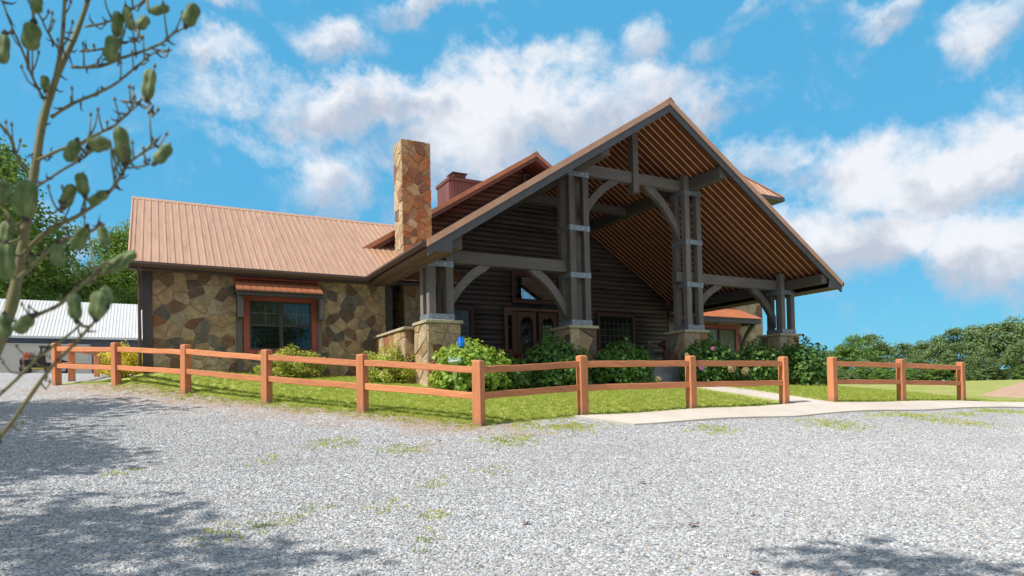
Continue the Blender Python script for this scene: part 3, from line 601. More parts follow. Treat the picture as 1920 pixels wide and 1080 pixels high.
def stones(parent, org, U, Vv, Nn, w, h, size, seed, darkp=0.3, red=0.0, skip=None, dfun=None, rowish=0.3, joined=False):
    r = random.Random(seed * 7 + 1); J = MB()
    for poly in voronoi(0, w, 0, h, size, seed, rowish=rowish):
        cx = sum(p[0] for p in poly) / len(poly); cy = sum(p[1] for p in poly) / len(poly)
        if area(poly) < 0.004 or (skip and skip(cx, cy)): continue
        res = stone_mesh(poly, org, U, Vv, Nn, r)
        if not res: continue
        p = dfun(cx, cy) if dfun else darkp; q = r.random()
        mat = 'stone_dark' if q < p else ('stone_red' if q < p + red else 'stone_tan')
        if joined:
            J.cm = {'stone_tan': 0, 'stone_dark': 1, 'stone_red': 2}[mat]; J.add([v.co + res[1] for v in res[0].vertices], [tuple(q_.vertices) for q_ in res[0].polygons]); continue
        link('stone', res[0], mat, parent, res[1]); NST[0] += 1
    if joined: J.build('stones', ['stone_tan', 'stone_dark', 'stone_red'], parent)['kind'] = 'stuff'
# --- left wing, walls
WL, WR, WY = -0.13, 5.85, 18.5
wl_ = part(MB().box(WL, WR, WY, 25.5, 0.2, 3.5), 'stone_wall', 'mortar')
stones(wl_, (WL, WY, 0.55), (1, 0, 0), (0, 0, 1), (0, -1, 0), WR - WL, 2.95, 0.285, 5, skip=lambda x, y: (2.02 < x + WL < 3.78) and (1.32 < y + .55 < 2.88),
       dfun=lambda x, y: 0.36 if (x < 1.6 and y > .8) or (x > 5.2 and y < 1.7) else 0.20, red=0.03)
g_ = part(MB().prism([(WL, 18.5, 3.5), (WL, 25.5, 3.5), (WL, 22, 5.9)], (0.15, 0, 0)), 'gable_end', 'dark')
# --- corrugated roof panels
def panel_mesh(width, length, nrib, rh=0.022, rb=0.052, rt=0.026, th=0.02, minor=False):
    prof = []; sp = width / nrib
    for i in range(nrib):
        c = sp * (i + 0.5)
        prof += [(c - rb / 2, 0), (c - rt / 2, rh), (c + rt / 2, rh), (c + rb / 2, 0)]
    prof = [(0, 0)] + prof + [(width - .004, 0)]
    poly = [(x, 0, z) for x, z in prof] + [(width - .004, 0, -th), (0, 0, -th)]
    return MB().prism(poly, (0, length, 0)).mesh('roof_panel')
def frame_mat(org, U, Vv, Nn):
    m_ = Matrix.Identity(4)
    for i in range(3): m_[i][0] = U[i]; m_[i][1] = Vv[i]; m_[i][2] = Nn[i]; m_[i][3] = org[i]
    return m_
def panels(parent, org, U, Vv, width, length, count, nrib, mat, name='roof_panel', flip=False, **k):
    U = Vector(U).normalized(); Vv = Vector(Vv).normalized(); Nn = U.cross(Vv)
    me = panel_mesh(width, length, nrib, **k); me.materials.append(M[mat])
    for i in range(count):
        o = bpy.data.objects.new(name, me); C.objects.link(o); o.parent = parent
        o.matrix_local = frame_mat(Vector(org) + U * width * i, U, Vv, Nn)
WS = 0.668
wr0, wr1 = -0.60, 8.3
hw = math.hypot(22.0 - 18.02, (22.0 - 18.02) * WS)
wroof = part(MB().prism([(wr0 + .02, 18.10, 3.44), (wr0 + .02, 22, 3.44 + 3.90 * WS), (wr0 + .02, 25.95, 3.44), (wr0 + .02, 25.95, 3.36), (wr0 + .02, 22, 3.34 + 3.90 * WS), (wr0 + .02, 18.10, 3.36)], (8.8, 0, 0)), 'wing_roof', 'dark')
panels(wroof, (wr0, 18.02, 3.50), (1, 0, 0), (0, 1, WS), 0.89, hw, 10, 5, 'copper')
panels(wroof, (wr0 + 8.9, 25.98, 3.50), (-1, 0, 0), (0, -1, WS), 0.89, hw, 10, 5, 'copper')
part(MB().prism([(wr0 - .01, 21.86, 6.085), (wr0 - .01, 22.0, 6.185), (wr0 - .01, 22.14, 6.085), (wr0 - .01, 22.14, 6.06), (wr0 - .01, 22, 6.16), (wr0 - .01, 21.86, 6.06)], (8.6, 0, 0)), 'ridge_cap', 'copper', wroof)
part(MB().prism([(wr0 - .03, 18.0, 3.535), (wr0 - .03, 22, 6.19), (wr0 - .03, 22, 6.03), (wr0 - .03, 18.0, 3.38)], (.03, 0, 0)), 'rake_trim', 'copper_rake', wroof)
# gutter, soffit, corner boards, downspouts
gm = MB()
gm.prism([(wr0 - .02, 18.03, 3.50), (wr0 - .02, 17.93, 3.50), (wr0 - .02, 17.92, 3.44), (wr0 - .02, 17.96, 3.37), (wr0 - .02, 18.03, 3.37)], (5.85, 0, 0))
part(gm, 'gutter', 'gutter', wroof)
part(MB().box(wr0, WR + .2, 18.03, 18.10, 3.33, 3.475), 'fascia_board', 'dark', wroof)
part(MB().box(wr0, WR + .1, 18.103, 18.46, 3.355, 3.385), 'eave_soffit', 'soffit_board', wroof)
part(MB().box(WL - .21, WL + .0, 18.40, 18.62, .7, 3.34), 'corner_board', 'dark')
part(MB().box(WR - .005, WR + .19, 18.43, 18.62, .6, 3.34), 'corner_board', 'dark')
part(MB().tube([(-.40, 17.98, 3.38), (-.40, 17.98, 3.28), (-.40, 18.30, 3.05), (-.40, 18.33, 2.9), (-.40, 18.33, .95), (-.40, 18.22, .88)], 0.042, 6), 'downspout', 'gutter')
part(MB().box(WL - .1, WR + .05, 18.33, 18.47, .3, .70), 'foundation_ledge', 'cap')
# --- generic framed window
def window(name, x0, x1, z0, z1, y, trim, tw, sash, cols, rows, depth=0.10, pane='pane', lat=None, curtain=None, sw=0.045, double=False, label=None):
    w = MB()
    f = y - depth
    w.box(x0, x1, f, y, z1 - tw, z1).box(x0, x1, f, y, z0, z0 + tw).box(x0, x0 + tw, f + .004, y, z0 + tw, z1 - tw).box(x1 - tw, x1, f + .004, y, z0 + tw, z1 - tw)
    o = part(w, name, trim, bevel=0.006)
    if label: o['label'] = label
    a0, a1, b0, b1 = x0 + tw, x1 - tw, z0 + tw, z1 - tw
    s = MB(); ys = y - depth + .025
    s.box(a0, a1, ys, y - .01, b1 - sw, b1).box(a0, a1, ys, y - .01, b0, b0 + sw).box(a0, a0 + sw, ys + .002, y - .01, b0 + sw, b1 - sw).box(a1 - sw, a1, ys + .002, y - .01, b0 + sw, b1 - sw)
    if double: xm = (a0 + a1) / 2; s.box(xm - .05, xm + .05, ys + .001, y - .01, b0 + sw, b1 - sw)
    part(s, 'sash', sash, o)
    units = [(a0 + sw, xm - .05), (xm + .05, a1 - sw)] if double else [(a0 + sw, a1 - sw)]
    for u0, u1 in units:
        yp = y - depth + .045
        part(MB().box(u0, u1, yp, yp + .006, b0 + sw, b1 - sw), 'pane', pane, o)
        if double:
            zm = (b0 + b1) / 2
            part(MB().box(u0, u1, yp - .022, yp + .012, zm - .03, zm + .03), 'meeting_rail', sash, o)
            part(MB().box((u0 + u1) / 2 - .008, (u0 + u1) / 2 + .008, yp - .006, yp - .001, zm + .03, b1 - sw).box(u0, u1, yp - .005, yp - .001, (zm + b1) / 2 - .007, (zm + b1) / 2 + .009), 'muntin', 'lead', o)
        elif lat:
            l = MB(); nx, nz = lat
            for i in range(1, nx): xx = u0 + (u1 - u0) * i / nx; l.box(xx - .007, xx + .007, yp - .006, yp - .001, b0 + sw, b1 - sw)
            for j in range(1, nz): zz = b0 + sw + (b1 - b0 - 2 * sw) * j / nz; l.box(u0, u1, yp - .005, yp - .0015, zz - .007, zz + .007)
            part(l, 'lead_lattice', 'lead', o)
        if curtain:
            l = MB(); n = 26; yc = yp + .018; P = []
            zb = b0 + sw if curtain == 'full' else (b0 + b1) / 2
            for i in range(n + 1):
                xx = u0 + (u1 - u0) * i / n; P.append((xx, yc + .010 * math.sin(i * 1.9)))
            vs = [(x, yy, zb) for x, yy in P] + [(x, yy, b1 - sw) for x, yy in P]
            l.add(vs, [(i, i + 1, n + 2 + i, n + 1 + i) for i in range(n)]); part(l, 'curtain', 'curtain_pale' if curtain == 'full' else 'curtain', o)
    part(MB().box(a0, a1, y - .012, y - .004, b0, b1), 'dark_interior', 'black', o)
    return o
window('front_window', 1.97, 3.86, 1.30, 2.90, 18.475, 'trim_red', .15, 'dark', 2, 2, .10, 'clear', curtain='half', double=True, label='dark double window in a red frame under the small shingled awning')
# --- awning over it
aw = tag(part(MB().prism([(1.76, 18.44, 3.32), (1.76, 17.76, 2.93), (1.76, 17.76, 2.88), (1.76, 18.44, 2.88)], (2.12, 0, 0)), 'window_awning', 'dark'), 'small awning with two courses of copper shingles over the red window')
for row in range(2):
    y0 = 17.72 + row * .34; z0 = 2.90 + row * .195
    for i in range(12):
        x = 1.74 + i * .18
        m_ = MB(); L_ = .40 if row == 0 else .40
        m_.hexa([(x + .009, y0, z0), (x + .171, y0, z0), (x + .176, y0 + L_, z0 + L_ * .575 - .0), (x + .004, y0 + L_, z0 + L_ * .575),
                 (x + .009, y0, z0 + .035), (x + .171, y0, z0 + .035), (x + .176, y0 + L_, z0 + L_ * .575 + .02), (x + .004, y0 + L_, z0 + L_ * .575 + .02)])
        for q in (.05, .09, .13): m_.bar((x + q, y0 - .001, z0 + .037), (x + q, y0 + L_ - .03, z0 + (L_ - .03) * .575 + .023), .012, .012)
        part(m_, 'shingle', 'copper_deep', aw)
part(MB().box(1.72, 3.92, 18.36, 18.46, 3.30, 3.35), 'head_flashing', 'trim_red', aw)
part(MB().box(1.78, 3.86, 17.78, 17.90, 2.79, 2.885), 'awning_beam', 'dark', aw)
for x in (1.80, 3.84): part(MB().box(x, x + .13, 17.95, 18.40, 2.25, 2.80) , 'bracket', 'timber_z', aw)
for x in (1.80, 3.86): part(MB().box(x, x + .12, 18.36, 18.47, .6, 2.88), 'side_post', 'timber_z', aw)

# --- log wall of the main house, cut round its openings
LY_ = 21.05
MX, MZ, MS, MY = 11.95, 8.75, 0.63, 19.92     # main gable apex x/z, slope, rake plane
lw = part(MB().prism([(WR, LY_ + .06, .3), (19.0, LY_ + .06, .3), (19.0, LY_ + .06, 4.2), (MX, LY_ + .06, 8.55), (WR, LY_ + .06, 4.7)], (0, .2, 0)), 'log_wall', 'black')
OPEN = [(11.06, 13.76, .85, 3.33), (11.40, 13.54, 3.50, 4.65), (15.18, 17.06, 1.25, 3.31), (7.98, 9.84, 1.25, 3.31), (12.02, 12.76, 7.70, 8.30)]
def log_mesh(L, h=.178, b=.085):
    n = 7; prof = [(-(b) * math.sin(math.pi * i / n) ** .8, -h / 2 + h * (1 - math.cos(math.pi * i / n)) / 2) for i in range(n + 1)]
    mb = MB(); seg = max(1, int(L / 1.2)); vs = []
    for s_ in range(seg + 1):
        j = random.uniform(-.006, .006)
        for (y, z) in prof: vs.append((L * s_ / seg, y * (1 + j * 4) + .0, z + j * .5))
    m_ = n + 1; fs = [(s_ * m_ + i, (s_ + 1) * m_ + i, (s_ + 1) * m_ + i + 1, s_ * m_ + i + 1) for s_ in range(seg) for i in range(n)]
    fs += [tuple(range(m_)), tuple(reversed(range(seg * m_, seg * m_ + m_)))]
    mb.add(vs, fs); me = mb.mesh('log', False); 
    me.polygons.foreach_set('use_smooth', [len(p.vertices) == 4 for p in me.polygons]); return me
z = .62; course = 0
while z < 8.5:
    hh = .178; xl, xr = WR + .02, 18.80
    if z > 4.55: d = max(0, (z - 4.4) / MS - .02); xl = max(xl, MX - (8.60 - z) / MS); xr = min(xr, MX + (8.60 - z) / MS)
    xr = min(xr, XC + (8.0 - z) / PS + .3) if z > 4.0 else xr
    xr = min(xr, MX + (8.60 - z) / MS)
    if xr - xl < .2: break
    segs = [(xl, xr)]
    for (a, b, c, d) in OPEN:
        if z + hh * .35 > c and z - hh * .35 < d:
            ns = []
            for (s0, s1) in segs:
                if b <= s0 or a >= s1: ns.append((s0, s1)); continue
                if a - s0 > .12: ns.append((s0, a))
                if s1 - b > .12: ns.append((b, s1))
            segs = ns
    for s0, s1 in segs:
        # split long courses at a butt joint, and at the porch roof line where the painted sunlit tone takes over
        cuts = [s0]
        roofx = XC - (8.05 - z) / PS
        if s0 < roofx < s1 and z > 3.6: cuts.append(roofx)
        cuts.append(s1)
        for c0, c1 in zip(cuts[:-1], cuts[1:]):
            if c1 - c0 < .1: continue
            sunlit_tone = c1 <= roofx + .01 and z > 4.6
            link('log', log_mesh(c1 - c0), 'log_sunlit_tone' if sunlit_tone else 'log', lw, (c0, LY_ + .03, z))
    z += hh; course += 1
vent = part(MB().box(12.02, 12.76, LY_ - .10, LY_ + .05, 7.70, 7.77).box(12.02, 12.76, LY_ - .10, LY_ + .05, 8.28, 8.35).box(12.02, 12.09, LY_ - .10, LY_ + .05, 7.77, 8.28).box(12.69, 12.76, LY_ - .10, LY_ + .05, 7.77, 8.28), 'gable_vent', 'timber_x')
for i in range(7): part(MB().hexa([(12.09, LY_ - .06, 7.78 + i * .072), (12.69, LY_ - .06, 7.78 + i * .072), (12.69, LY_ + .0, 7.83 + i * .072), (12.09, LY_ + .0, 7.83 + i * .072), (12.09, LY_ - .06, 7.795 + i * .072), (12.69, LY_ - .06, 7.795 + i * .072), (12.69, LY_, 7.845 + i * .072), (12.09, LY_, 7.845 + i * .072)]), 'louvre', 'timber_x', vent)
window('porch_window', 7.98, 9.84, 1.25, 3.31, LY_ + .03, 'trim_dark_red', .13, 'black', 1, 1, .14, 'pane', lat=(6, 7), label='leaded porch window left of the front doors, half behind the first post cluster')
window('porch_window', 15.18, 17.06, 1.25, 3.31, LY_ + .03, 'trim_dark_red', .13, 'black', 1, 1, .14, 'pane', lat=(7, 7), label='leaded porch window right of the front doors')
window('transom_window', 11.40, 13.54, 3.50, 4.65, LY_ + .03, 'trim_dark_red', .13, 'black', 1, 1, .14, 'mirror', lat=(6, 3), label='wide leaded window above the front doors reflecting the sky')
# --- front doors
fd = part(MB().box(11.06, 13.76, LY_ - .10, LY_ + .04, 3.22, 3.33).box(11.06, 11.15, LY_ - .10, LY_ + .04, .88, 3.22).box(13.67, 13.76, LY_ - .10, LY_ + .04, .88, 3.22).box(11.46, 11.56, LY_ - .09, LY_ + .04, .88, 3.22).box(13.38, 13.44, LY_ - .09, LY_ + .04, .88, 3.22), 'front_door', 'door', bevel=.005)
fd['label'] = 'brown double front door with arched leaded glass and narrow sidelights'
part(MB().box(11.06, 13.76, LY_ + .035, LY_ + .055, .88, 3.3), 'door_backing', 'black', fd)
for a, b in ((11.15, 11.46), (13.44, 13.67)):
    part(MB().box(a, b, LY_ - .06, LY_ + .03, 3.05, 3.22).box(a, b, LY_ - .06, LY_ + .03, .88, 1.15).box(a, a + .07, LY_ - .06, LY_ + .03, 1.15, 3.05).box(b - .07, b, LY_ - .06, LY_ + .03, 1.15, 3.05), 'sidelight_frame', 'door', fd)
    part(MB().box(a + .07, b - .07, LY_ - .01, LY_, 1.15, 3.05), 'sidelight_pane', 'pane', fd)
    mbs = MB(); xm = (a + b) / 2
    mbs.box(a + .07, b - .07, LY_ - .02, LY_ - .012, 1.62, 1.635).box(a + .07, b - .07, LY_ - .02, LY_ - .012, 2.6, 2.615)
    for k in range(8): mbs.box(xm - .006 + .045 * math.cos(k * .785), xm + .006 + .045 * math.cos(k * .785), LY_ - .02, LY_ - .012, 2.10 + .045 * math.sin(k * .785) - .006, 2.10 + .045 * math.sin(k * .785) + .006)
    part(mbs, 'came', 'lead', fd)
def oval(cx, cz, rx, z0, z1, n=10):
    # arched outline: straight sides with an elliptical head and foot
    P = []
    for i in range(n + 1): a = math.pi * i / n; P.append((cx + rx * math.cos(a), z1 - .22 + .22 * math.sin(a)))
    for i in range(n + 1): a = math.pi + math.pi * i / n; P.append((cx + rx * math.cos(a), z0 + .22 + .22 * math.sin(a)))
    return P
for k, (a, b) in enumerate(((11.56, 12.465), (12.475, 13.38))):
    cx = (a + b) / 2; ov = oval(cx, 2.1, .26, 1.15, 3.02); n = len(ov)
    # leaf with an arched opening: ring between rectangle and oval
    rect = []
    for (x, zz) in ov:
        dx, dz = x - cx, zz - 2.08; s_ = min(((b - a) / 2) / max(abs(dx), 1e-6), (1.12) / max(abs(dz), 1e-6)); rect.append((cx + dx * s_, 2.06 + dz * s_))
    mb = MB(); vs = [(x, LY_ - .05, q) for x, q in ov] + [(x, LY_ - .05, q) for x, q in rect] + [(x, LY_ + .0, q) for x, q in ov]
    fs = [(i, (i + 1) % n, n + (i + 1) % n, n + i) for i in range(n)] + [(i, (i + 1) % n, 2 * n + (i + 1) % n, 2 * n + i) for i in range(n)]
    mb.add(vs, fs); leaf = part(mb, 'door_leaf', 'door', fd)
    mm_ = MB()
    ring = [(x, LY_ - .058, q) for x, q in ov]; mm_.tube(ring + [ring[0]], .018, 5, False); part(mm_, 'arch_moulding', 'door', fd)
    gp = MB(); gp.add([(x, LY_ - .012, q) for x, q in ov], [tuple(range(n))]); part(gp, 'arched_pane', 'mirror' if k else 'pane', fd)
    ir = MB(); yy = LY_ - .022
    star = [(cx + (.115 if i % 2 == 0 else .048) * math.sin(i * math.pi / 5), yy, 2.12 + (.115 if i % 2 == 0 else .048) * math.cos(i * math.pi / 5)) for i in range(10)]
    ir.prism(star, (0, .008, 0)); circ = [(cx + .17 * math.cos(i * math.pi / 10), yy, 2.12 + .17 * math.sin(i * math.pi / 10)) for i in range(21)]; ir.tube(circ, .009, 4, False)
    for sx in (-1, 1):
        ir.tube([(cx + sx * .05 + sx * .10 * math.sin(i * .5), yy, 2.32 + i * .06) for i in range(9)], .006, 4, False)
        ir.tube([(cx + sx * .03 + sx * .08 * math.sin(i * .6), yy, 1.9 - i * .07) for i in range(9)], .006, 4, False)
        ir.box(cx + sx * .19 - .004, cx + sx * .19 + .004, yy, yy + .006, 1.30, 2.88)
    for zz in (1.6, 1.75, 2.45, 2.6, 2.75): ir.box(cx - .24, cx + .24, yy, yy + .006, zz - .004, zz + .004)
    part(ir, 'star_came', 'lead', fd)
    part(MB().tube([(cx + (.36 if k == 0 else -.36), LY_ - .06, 1.9), (cx + (.36 if k == 0 else -.36), LY_ - .12, 1.92), (cx + (.36 if k == 0 else -.36), LY_ - .12, 2.08), (cx + (.36 if k == 0 else -.36), LY_ - .06, 2.1)], .012, 6), 'door_handle', 'lead', fd)
# porch floor and step
tag(MB().box(5.95, 18.95, 15.1, 21.0, .2, .86).box(12.15, 13.35, 14.75, 15.1, .2, .62).build('porch_floor', 'porch'), kind='structure')

# --- main gable roof behind the porch
mr_ = part(MB().prism([(MX, MY + .05, MZ - .10), (MX + 7.2, MY + .05, MZ - .10 - 7.2 * MS), (MX + 7.2, MY + .05, MZ - .22 - 7.2 * MS), (MX, MY + .05, MZ - .22), (MX - 6.5, MY + .05, MZ - .22 - 6.5 * MS), (MX - 6.5, MY + .05, MZ - .10 - 6.5 * MS)], (0, 11, 0)), 'main_roof', 'soffit')
ls = math.hypot(6.5, 6.5 * MS)
panels(mr_, (MX, MY + .02 + 11.04, MZ - .03), (0, -1, 0), (1, 0, -MS), .92, math.hypot(7.2, 7.2 * MS), 12, 4, 'copper')
panels(mr_, (MX, MY + .02, MZ - .03), (0, 1, 0), (-1, 0, -MS), .92, ls, 12, 4, 'copper')
for sx, L_ in ((-1, 6.52), (1, 7.2)):
    part(MB().prism([(MX, MY - .02, MZ + .03), (MX + sx * L_, MY - .02, MZ + .03 - L_ * MS), (MX + sx * L_, MY - .02, MZ - .13 - L_ * MS), (MX, MY - .02, MZ - .13)], (0, .03, 0)), 'rake_trim', 'copper_deep', mr_)
    part(MB().prism([(MX, MY + .015, MZ - .10), (MX + sx * L_, MY + .015, MZ - .10 - L_ * MS), (MX + sx * L_, MY + .015, MZ - .27 - L_ * MS), (MX, MY + .015, MZ - .27)], (0, .035, 0)), 'fascia_board', 'trim_dark_red', mr_)
part(MB().prism([(MX - .12, MY - .04, MZ - .03), (MX, MY - .04, MZ + .055), (MX + .12, MY - .04, MZ - .03)], (0, 11.1, 0)), 'ridge_cap', 'copper', mr_)

# --- stone chimney
chm = part(MB().box(6.62, 7.53, 19.02, 19.75, .5, 8.0), 'stone_chimney', 'mortar')
chm['label'] = 'tall rust and tan fieldstone chimney rising through the porch roof eave'
stones(chm, (6.60, 19.02, .9), (1, 0, 0), (0, 0, 1), (0, -1, 0), .95, 3.1, .36, 21, .12, .1, joined=True)
stones(chm, (6.60, 19.02, 4.0), (1, 0, 0), (0, 0, 1), (0, -1, 0), .95, 4.03, .285, 22, .08, .86)
stones(chm, (6.62, 19.77, .9), (0, -1, 0), (0, 0, 1), (-1, 0, 0), .77, 3.4, .36, 23, .05, .12, joined=True)
stones(chm, (6.62, 19.77, 4.3), (0, -1, 0), (0, 0, 1), (-1, 0, 0), .77, 3.73, .32, 24, .05, .12)
# --- boarded chimney chase
ch = part(MB().box(10.36, 11.92, 24.02, 25.3, 6.5, 8.85), 'chimney_chase', 'black'); ch['label'] = 'red-brown boarded chimney box behind the roof with a metal cap'
for i in range(9): part(MB().box(10.36 + i * .1735, 10.36 + i * .1735 + .166, 23.98, 24.02, 6.8, 8.80), 'board', 'chase', ch)
for i in range(8): part(MB().box(10.32, 10.36, 24.02 + i * .16, 24.02 + i * .16 + .152, 6.8, 8.80), 'board', 'chase', ch)
part(MB().box(10.28, 12.0, 23.93, 25.38, 8.80, 8.93), 'chase_cap', 'chase', ch)
cc = MB().box(10.72, 11.28, 24.5, 25.0, 9.18, 9.30)
for x in (10.76, 11.2):
    for y in (24.54, 24.92): cc.box(x, x + .04, y, y + .04, 8.93, 9.18)
cc.box(10.66, 11.34, 24.44, 25.06, 9.30, 9.335)
part(cc, 'flue_cap', 'chase', ch); part(MB().lathe([(.14, 8.93), (.14, 9.15)], 10, (11.0, 24.75, 0)), 'flue', 'copper_deep', ch)

# --- right-hand stone tower with its hip roof
TX0, TX1, TY = 19.04, 24.9, 21.3
tw = part(MB().box(18.86, TX1, TY, 26.5, .1, 9.0), 'stone_tower_wall', 'mortar')
stones(tw, (18.86, TY, .6), (1, 0, 0), (0, 0, 1), (0, -1, 0), TX1 - 18.86, 3.9, .50, 31, .2, .05, skip=lambda x, y: (20.6 < x + 18.86 < 23.2 and y + .6 < 3.1), rowish=.5, joined=True)
tr_ = part(MB().box(17.9, 25.85, 20.75, 27.4, 8.95, 9.08), 'tower_roof', 'dark'); hz = 9.10; tp = 1.0
ex0, ex1, ey0, ey1 = 17.9, 25.9, 20.72, 27.4; hh_ = (ey1 - ey0) / 2
n_ = 22; wd = (ex1 - ex0) / n_
for i in range(n_):
    xa, xb = ex0 + i * wd, ex0 + (i + 1) * wd - .006
    la, lb = min(xa - ex0, ex1 - xa, hh_), min(xb - ex0, ex1 - xb, hh_)
    la, lb = max(la, .01), max(lb, .01)
    p = [(xa, ey0, hz), (xb, ey0, hz), (xb, ey0 + lb, hz + lb * tp), (xa, ey0 + la, hz + la * tp)]
    mb = MB().hexa([(x, y, z - .02) for x, y, z in p] + p); mb.bar((xa + wd * .5, ey0, hz + .012), (xa + wd * .5, ey0 + min(la, lb), hz + .012 + min(la, lb) * tp), .05, .035)
    part(mb, 'roof_panel', 'copper', tr_)
part(MB().add([(ex1, ey0, hz), (ex1, ey1, hz), (ex1 - hh_, ey0 + hh_, hz + hh_ * tp), (ex0, ey0, hz), (ex0, ey1, hz), (ex0 + hh_, ey0 + hh_, hz + hh_ * tp)], [(0, 1, 2), (3, 5, 4), (1, 4, 5, 2)]), 'roof_slopes', 'copper', tr_)
part(MB().bar((ex1, ey0, hz + .02), (ex1 - hh_, ey0 + hh_, hz + hh_ * tp + .02), .14, .04), 'hip_cap', 'copper_deep', tr_)
part(MB().box(ex0, ex1 + .02, ey0 - .03, ey0, hz - .16, hz + .0).box(ex1, ex1 + .03, ey0 - .03, ey1, hz - .16, hz), 'fascia_board', 'fascia', tr_)
# its awning and curtained window
window('tower_window', 20.75, 23.15, 1.0, 3.05, TY - .04, 'trim_red', .16, 'dark', 1, 1, .10, 'clear', curtain='full', double=False, label='curtained window under the bracketed awning right of the porch')
part(MB().box(21.93, 22.0, TY - .13, TY - .05, 1.15, 2.9), 'window_mullion', 'dark')
ta = part(MB().box(19.75, 23.6, 20.28, 20.42, 3.06, 3.26).box(19.75, 19.87, 20.42, TY - .04, 3.06, 3.24).box(23.48, 23.6, 20.42, TY - .04, 3.06, 3.24), 'tower_awning', 'fascia')
ta['label'] = 'hipped copper awning on curved brackets against the right-hand stone wall'
n_ = 19; ax0, ax1, ay0 = 19.65, 23.72, 20.22; wd = (ax1 - ax0) / n_; ad = TY - .03 - ay0; asl = .62
for i in range(n_):
    xa, xb = ax0 + i * wd, ax0 + (i + 1) * wd - .004
    la, lb = min((xa - ax0) * 1.2 + .01, (ax1 - xa) * 1.2, ad), min((xb - ax0) * 1.2 + .01, (ax1 - xb) * 1.2, ad); la, lb = max(la, .02), max(lb, .02)
    p = [(xa, ay0, 3.28), (xb, ay0, 3.28), (xb, ay0 + lb, 3.28 + lb * asl), (xa, ay0 + la, 3.28 + la * asl)]
    mb = MB().hexa([(x, y, z - .02) for x, y, z in p] + p); mb.bar((xa + wd * .5, ay0, 3.285), (xa + wd * .5, ay0 + min(la, lb), 3.285 + min(la, lb) * asl), .04, .03)
    part(mb, 'roof_panel', 'copper_deep', ta)
part(MB().add([(ax0, ay0, 3.28), (ax0, TY - .04, 3.28), (ax0 + ad / 1.2, TY - .04, 3.28 + ad * asl), (ax1, ay0, 3.28), (ax1, TY - .04, 3.28), (ax1 - ad / 1.2, TY - .04, 3.28 + ad * asl)], [(0, 1, 2), (3, 5, 4)]), 'side_slopes', 'copper_deep', ta)
def brace_pts(reach, drop, wtop=.36, wbot=.40, n=9):
    def bez(a, b, c, t_): return tuple((1 - t_) ** 2 * a[i] + 2 * t_ * (1 - t_) * b[i] + t_ * t_ * c[i] for i in (0, 1))
    inner = [bez((0, -drop), (.40 * reach, -.30 * drop), (reach, -.07), i / n) for i in range(n + 1)] + [(reach, 0)]
    outer = [bez((0, -drop + wbot), (.36 * reach - .08, -.27 * drop + .05), (reach - wtop, 0), i / n) for i in range(n + 1)]
    return inner, outer
def brace(x, z, sx, reach, drop, y0, y1, mat='timber', parent=None, name='curved_brace', **k):
    inn, out = brace_pts(reach, drop, **k); n = len(out); mb = MB(); vs = []
    I = inn[:n]; I = inn[:n - 1] + [inn[-1]]
    A = [(x + sx * p[0], z + p[1]) for p in I]; B = [(x + sx * p[0], z + p[1]) for p in out]
    vs = [(q[0], y0, q[1]) for q in A] + [(q[0], y0, q[1]) for q in B] + [(q[0], y1, q[1]) for q in A] + [(q[0], y1, q[1]) for q in B]
    fs = []
    for i in range(n - 1):
        fs += [(i, i + 1, n + i + 1, n + i), (2 * n + i, 3 * n + i, 3 * n + i + 1, 2 * n + i + 1), (i, 2 * n + i, 2 * n + i + 1, i + 1), (n + i, n + i + 1, 3 * n + i + 1, 3 * n + i)]
    fs += [(0, n, 3 * n, 2 * n), (n - 1, 3 * n - 1, 4 * n - 1, 2 * n - 1)]
    mb.add(vs, fs); return part(mb, name, mat, parent, bevel=.008)
for x in (19.95, 23.40):    # brackets under the awning, set out from the wall
    o = brace(0, 0, -1, .85, 1.2, -.06, .06, 'timber', ta, 'bracket', wtop=.22, wbot=.25)
    o.matrix_local = Matrix.Translation((x, TY - .05, 3.05)) @ Matrix.Rotation(math.radians(90), 4, 'Z')

# --- porch gable roof
PY0, PY1, PZ, PW = 13.56, 21.0, 8.11, 7.16
sl = math.hypot(PW, PW * PS); nx_, nz_ = PS / math.hypot(1, PS), 1 / math.hypot(1, PS)
pr = part(MB().prism([(XC, PY0 + .06, PZ - .05), (XC + PW - .03, PY0 + .06, PZ - .05 - (PW - .03) * PS), (XC + PW - .03, PY0 + .06, PZ - .13 - (PW - .03) * PS), (XC, PY0 + .06, PZ - .14), (XC - PW + .03, PY0 + .06, PZ - .13 - (PW - .03) * PS), (XC - PW + .03, PY0 + .06, PZ - .05 - (PW - .03) * PS)], (0, PY1 - PY0 - .1, 0)), 'porch_roof', 'dark')
pw = (PY1 - PY0 - .04) / 8
panels(pr, (XC, PY1 - .02, PZ - .02), (0, -1, 0), (1, 0, -PS), pw, sl, 8, 4, 'copper')
panels(pr, (XC, PY0 + .02, PZ - .02), (0, 1, 0), (-1, 0, -PS), pw, sl, 8, 4, 'copper')
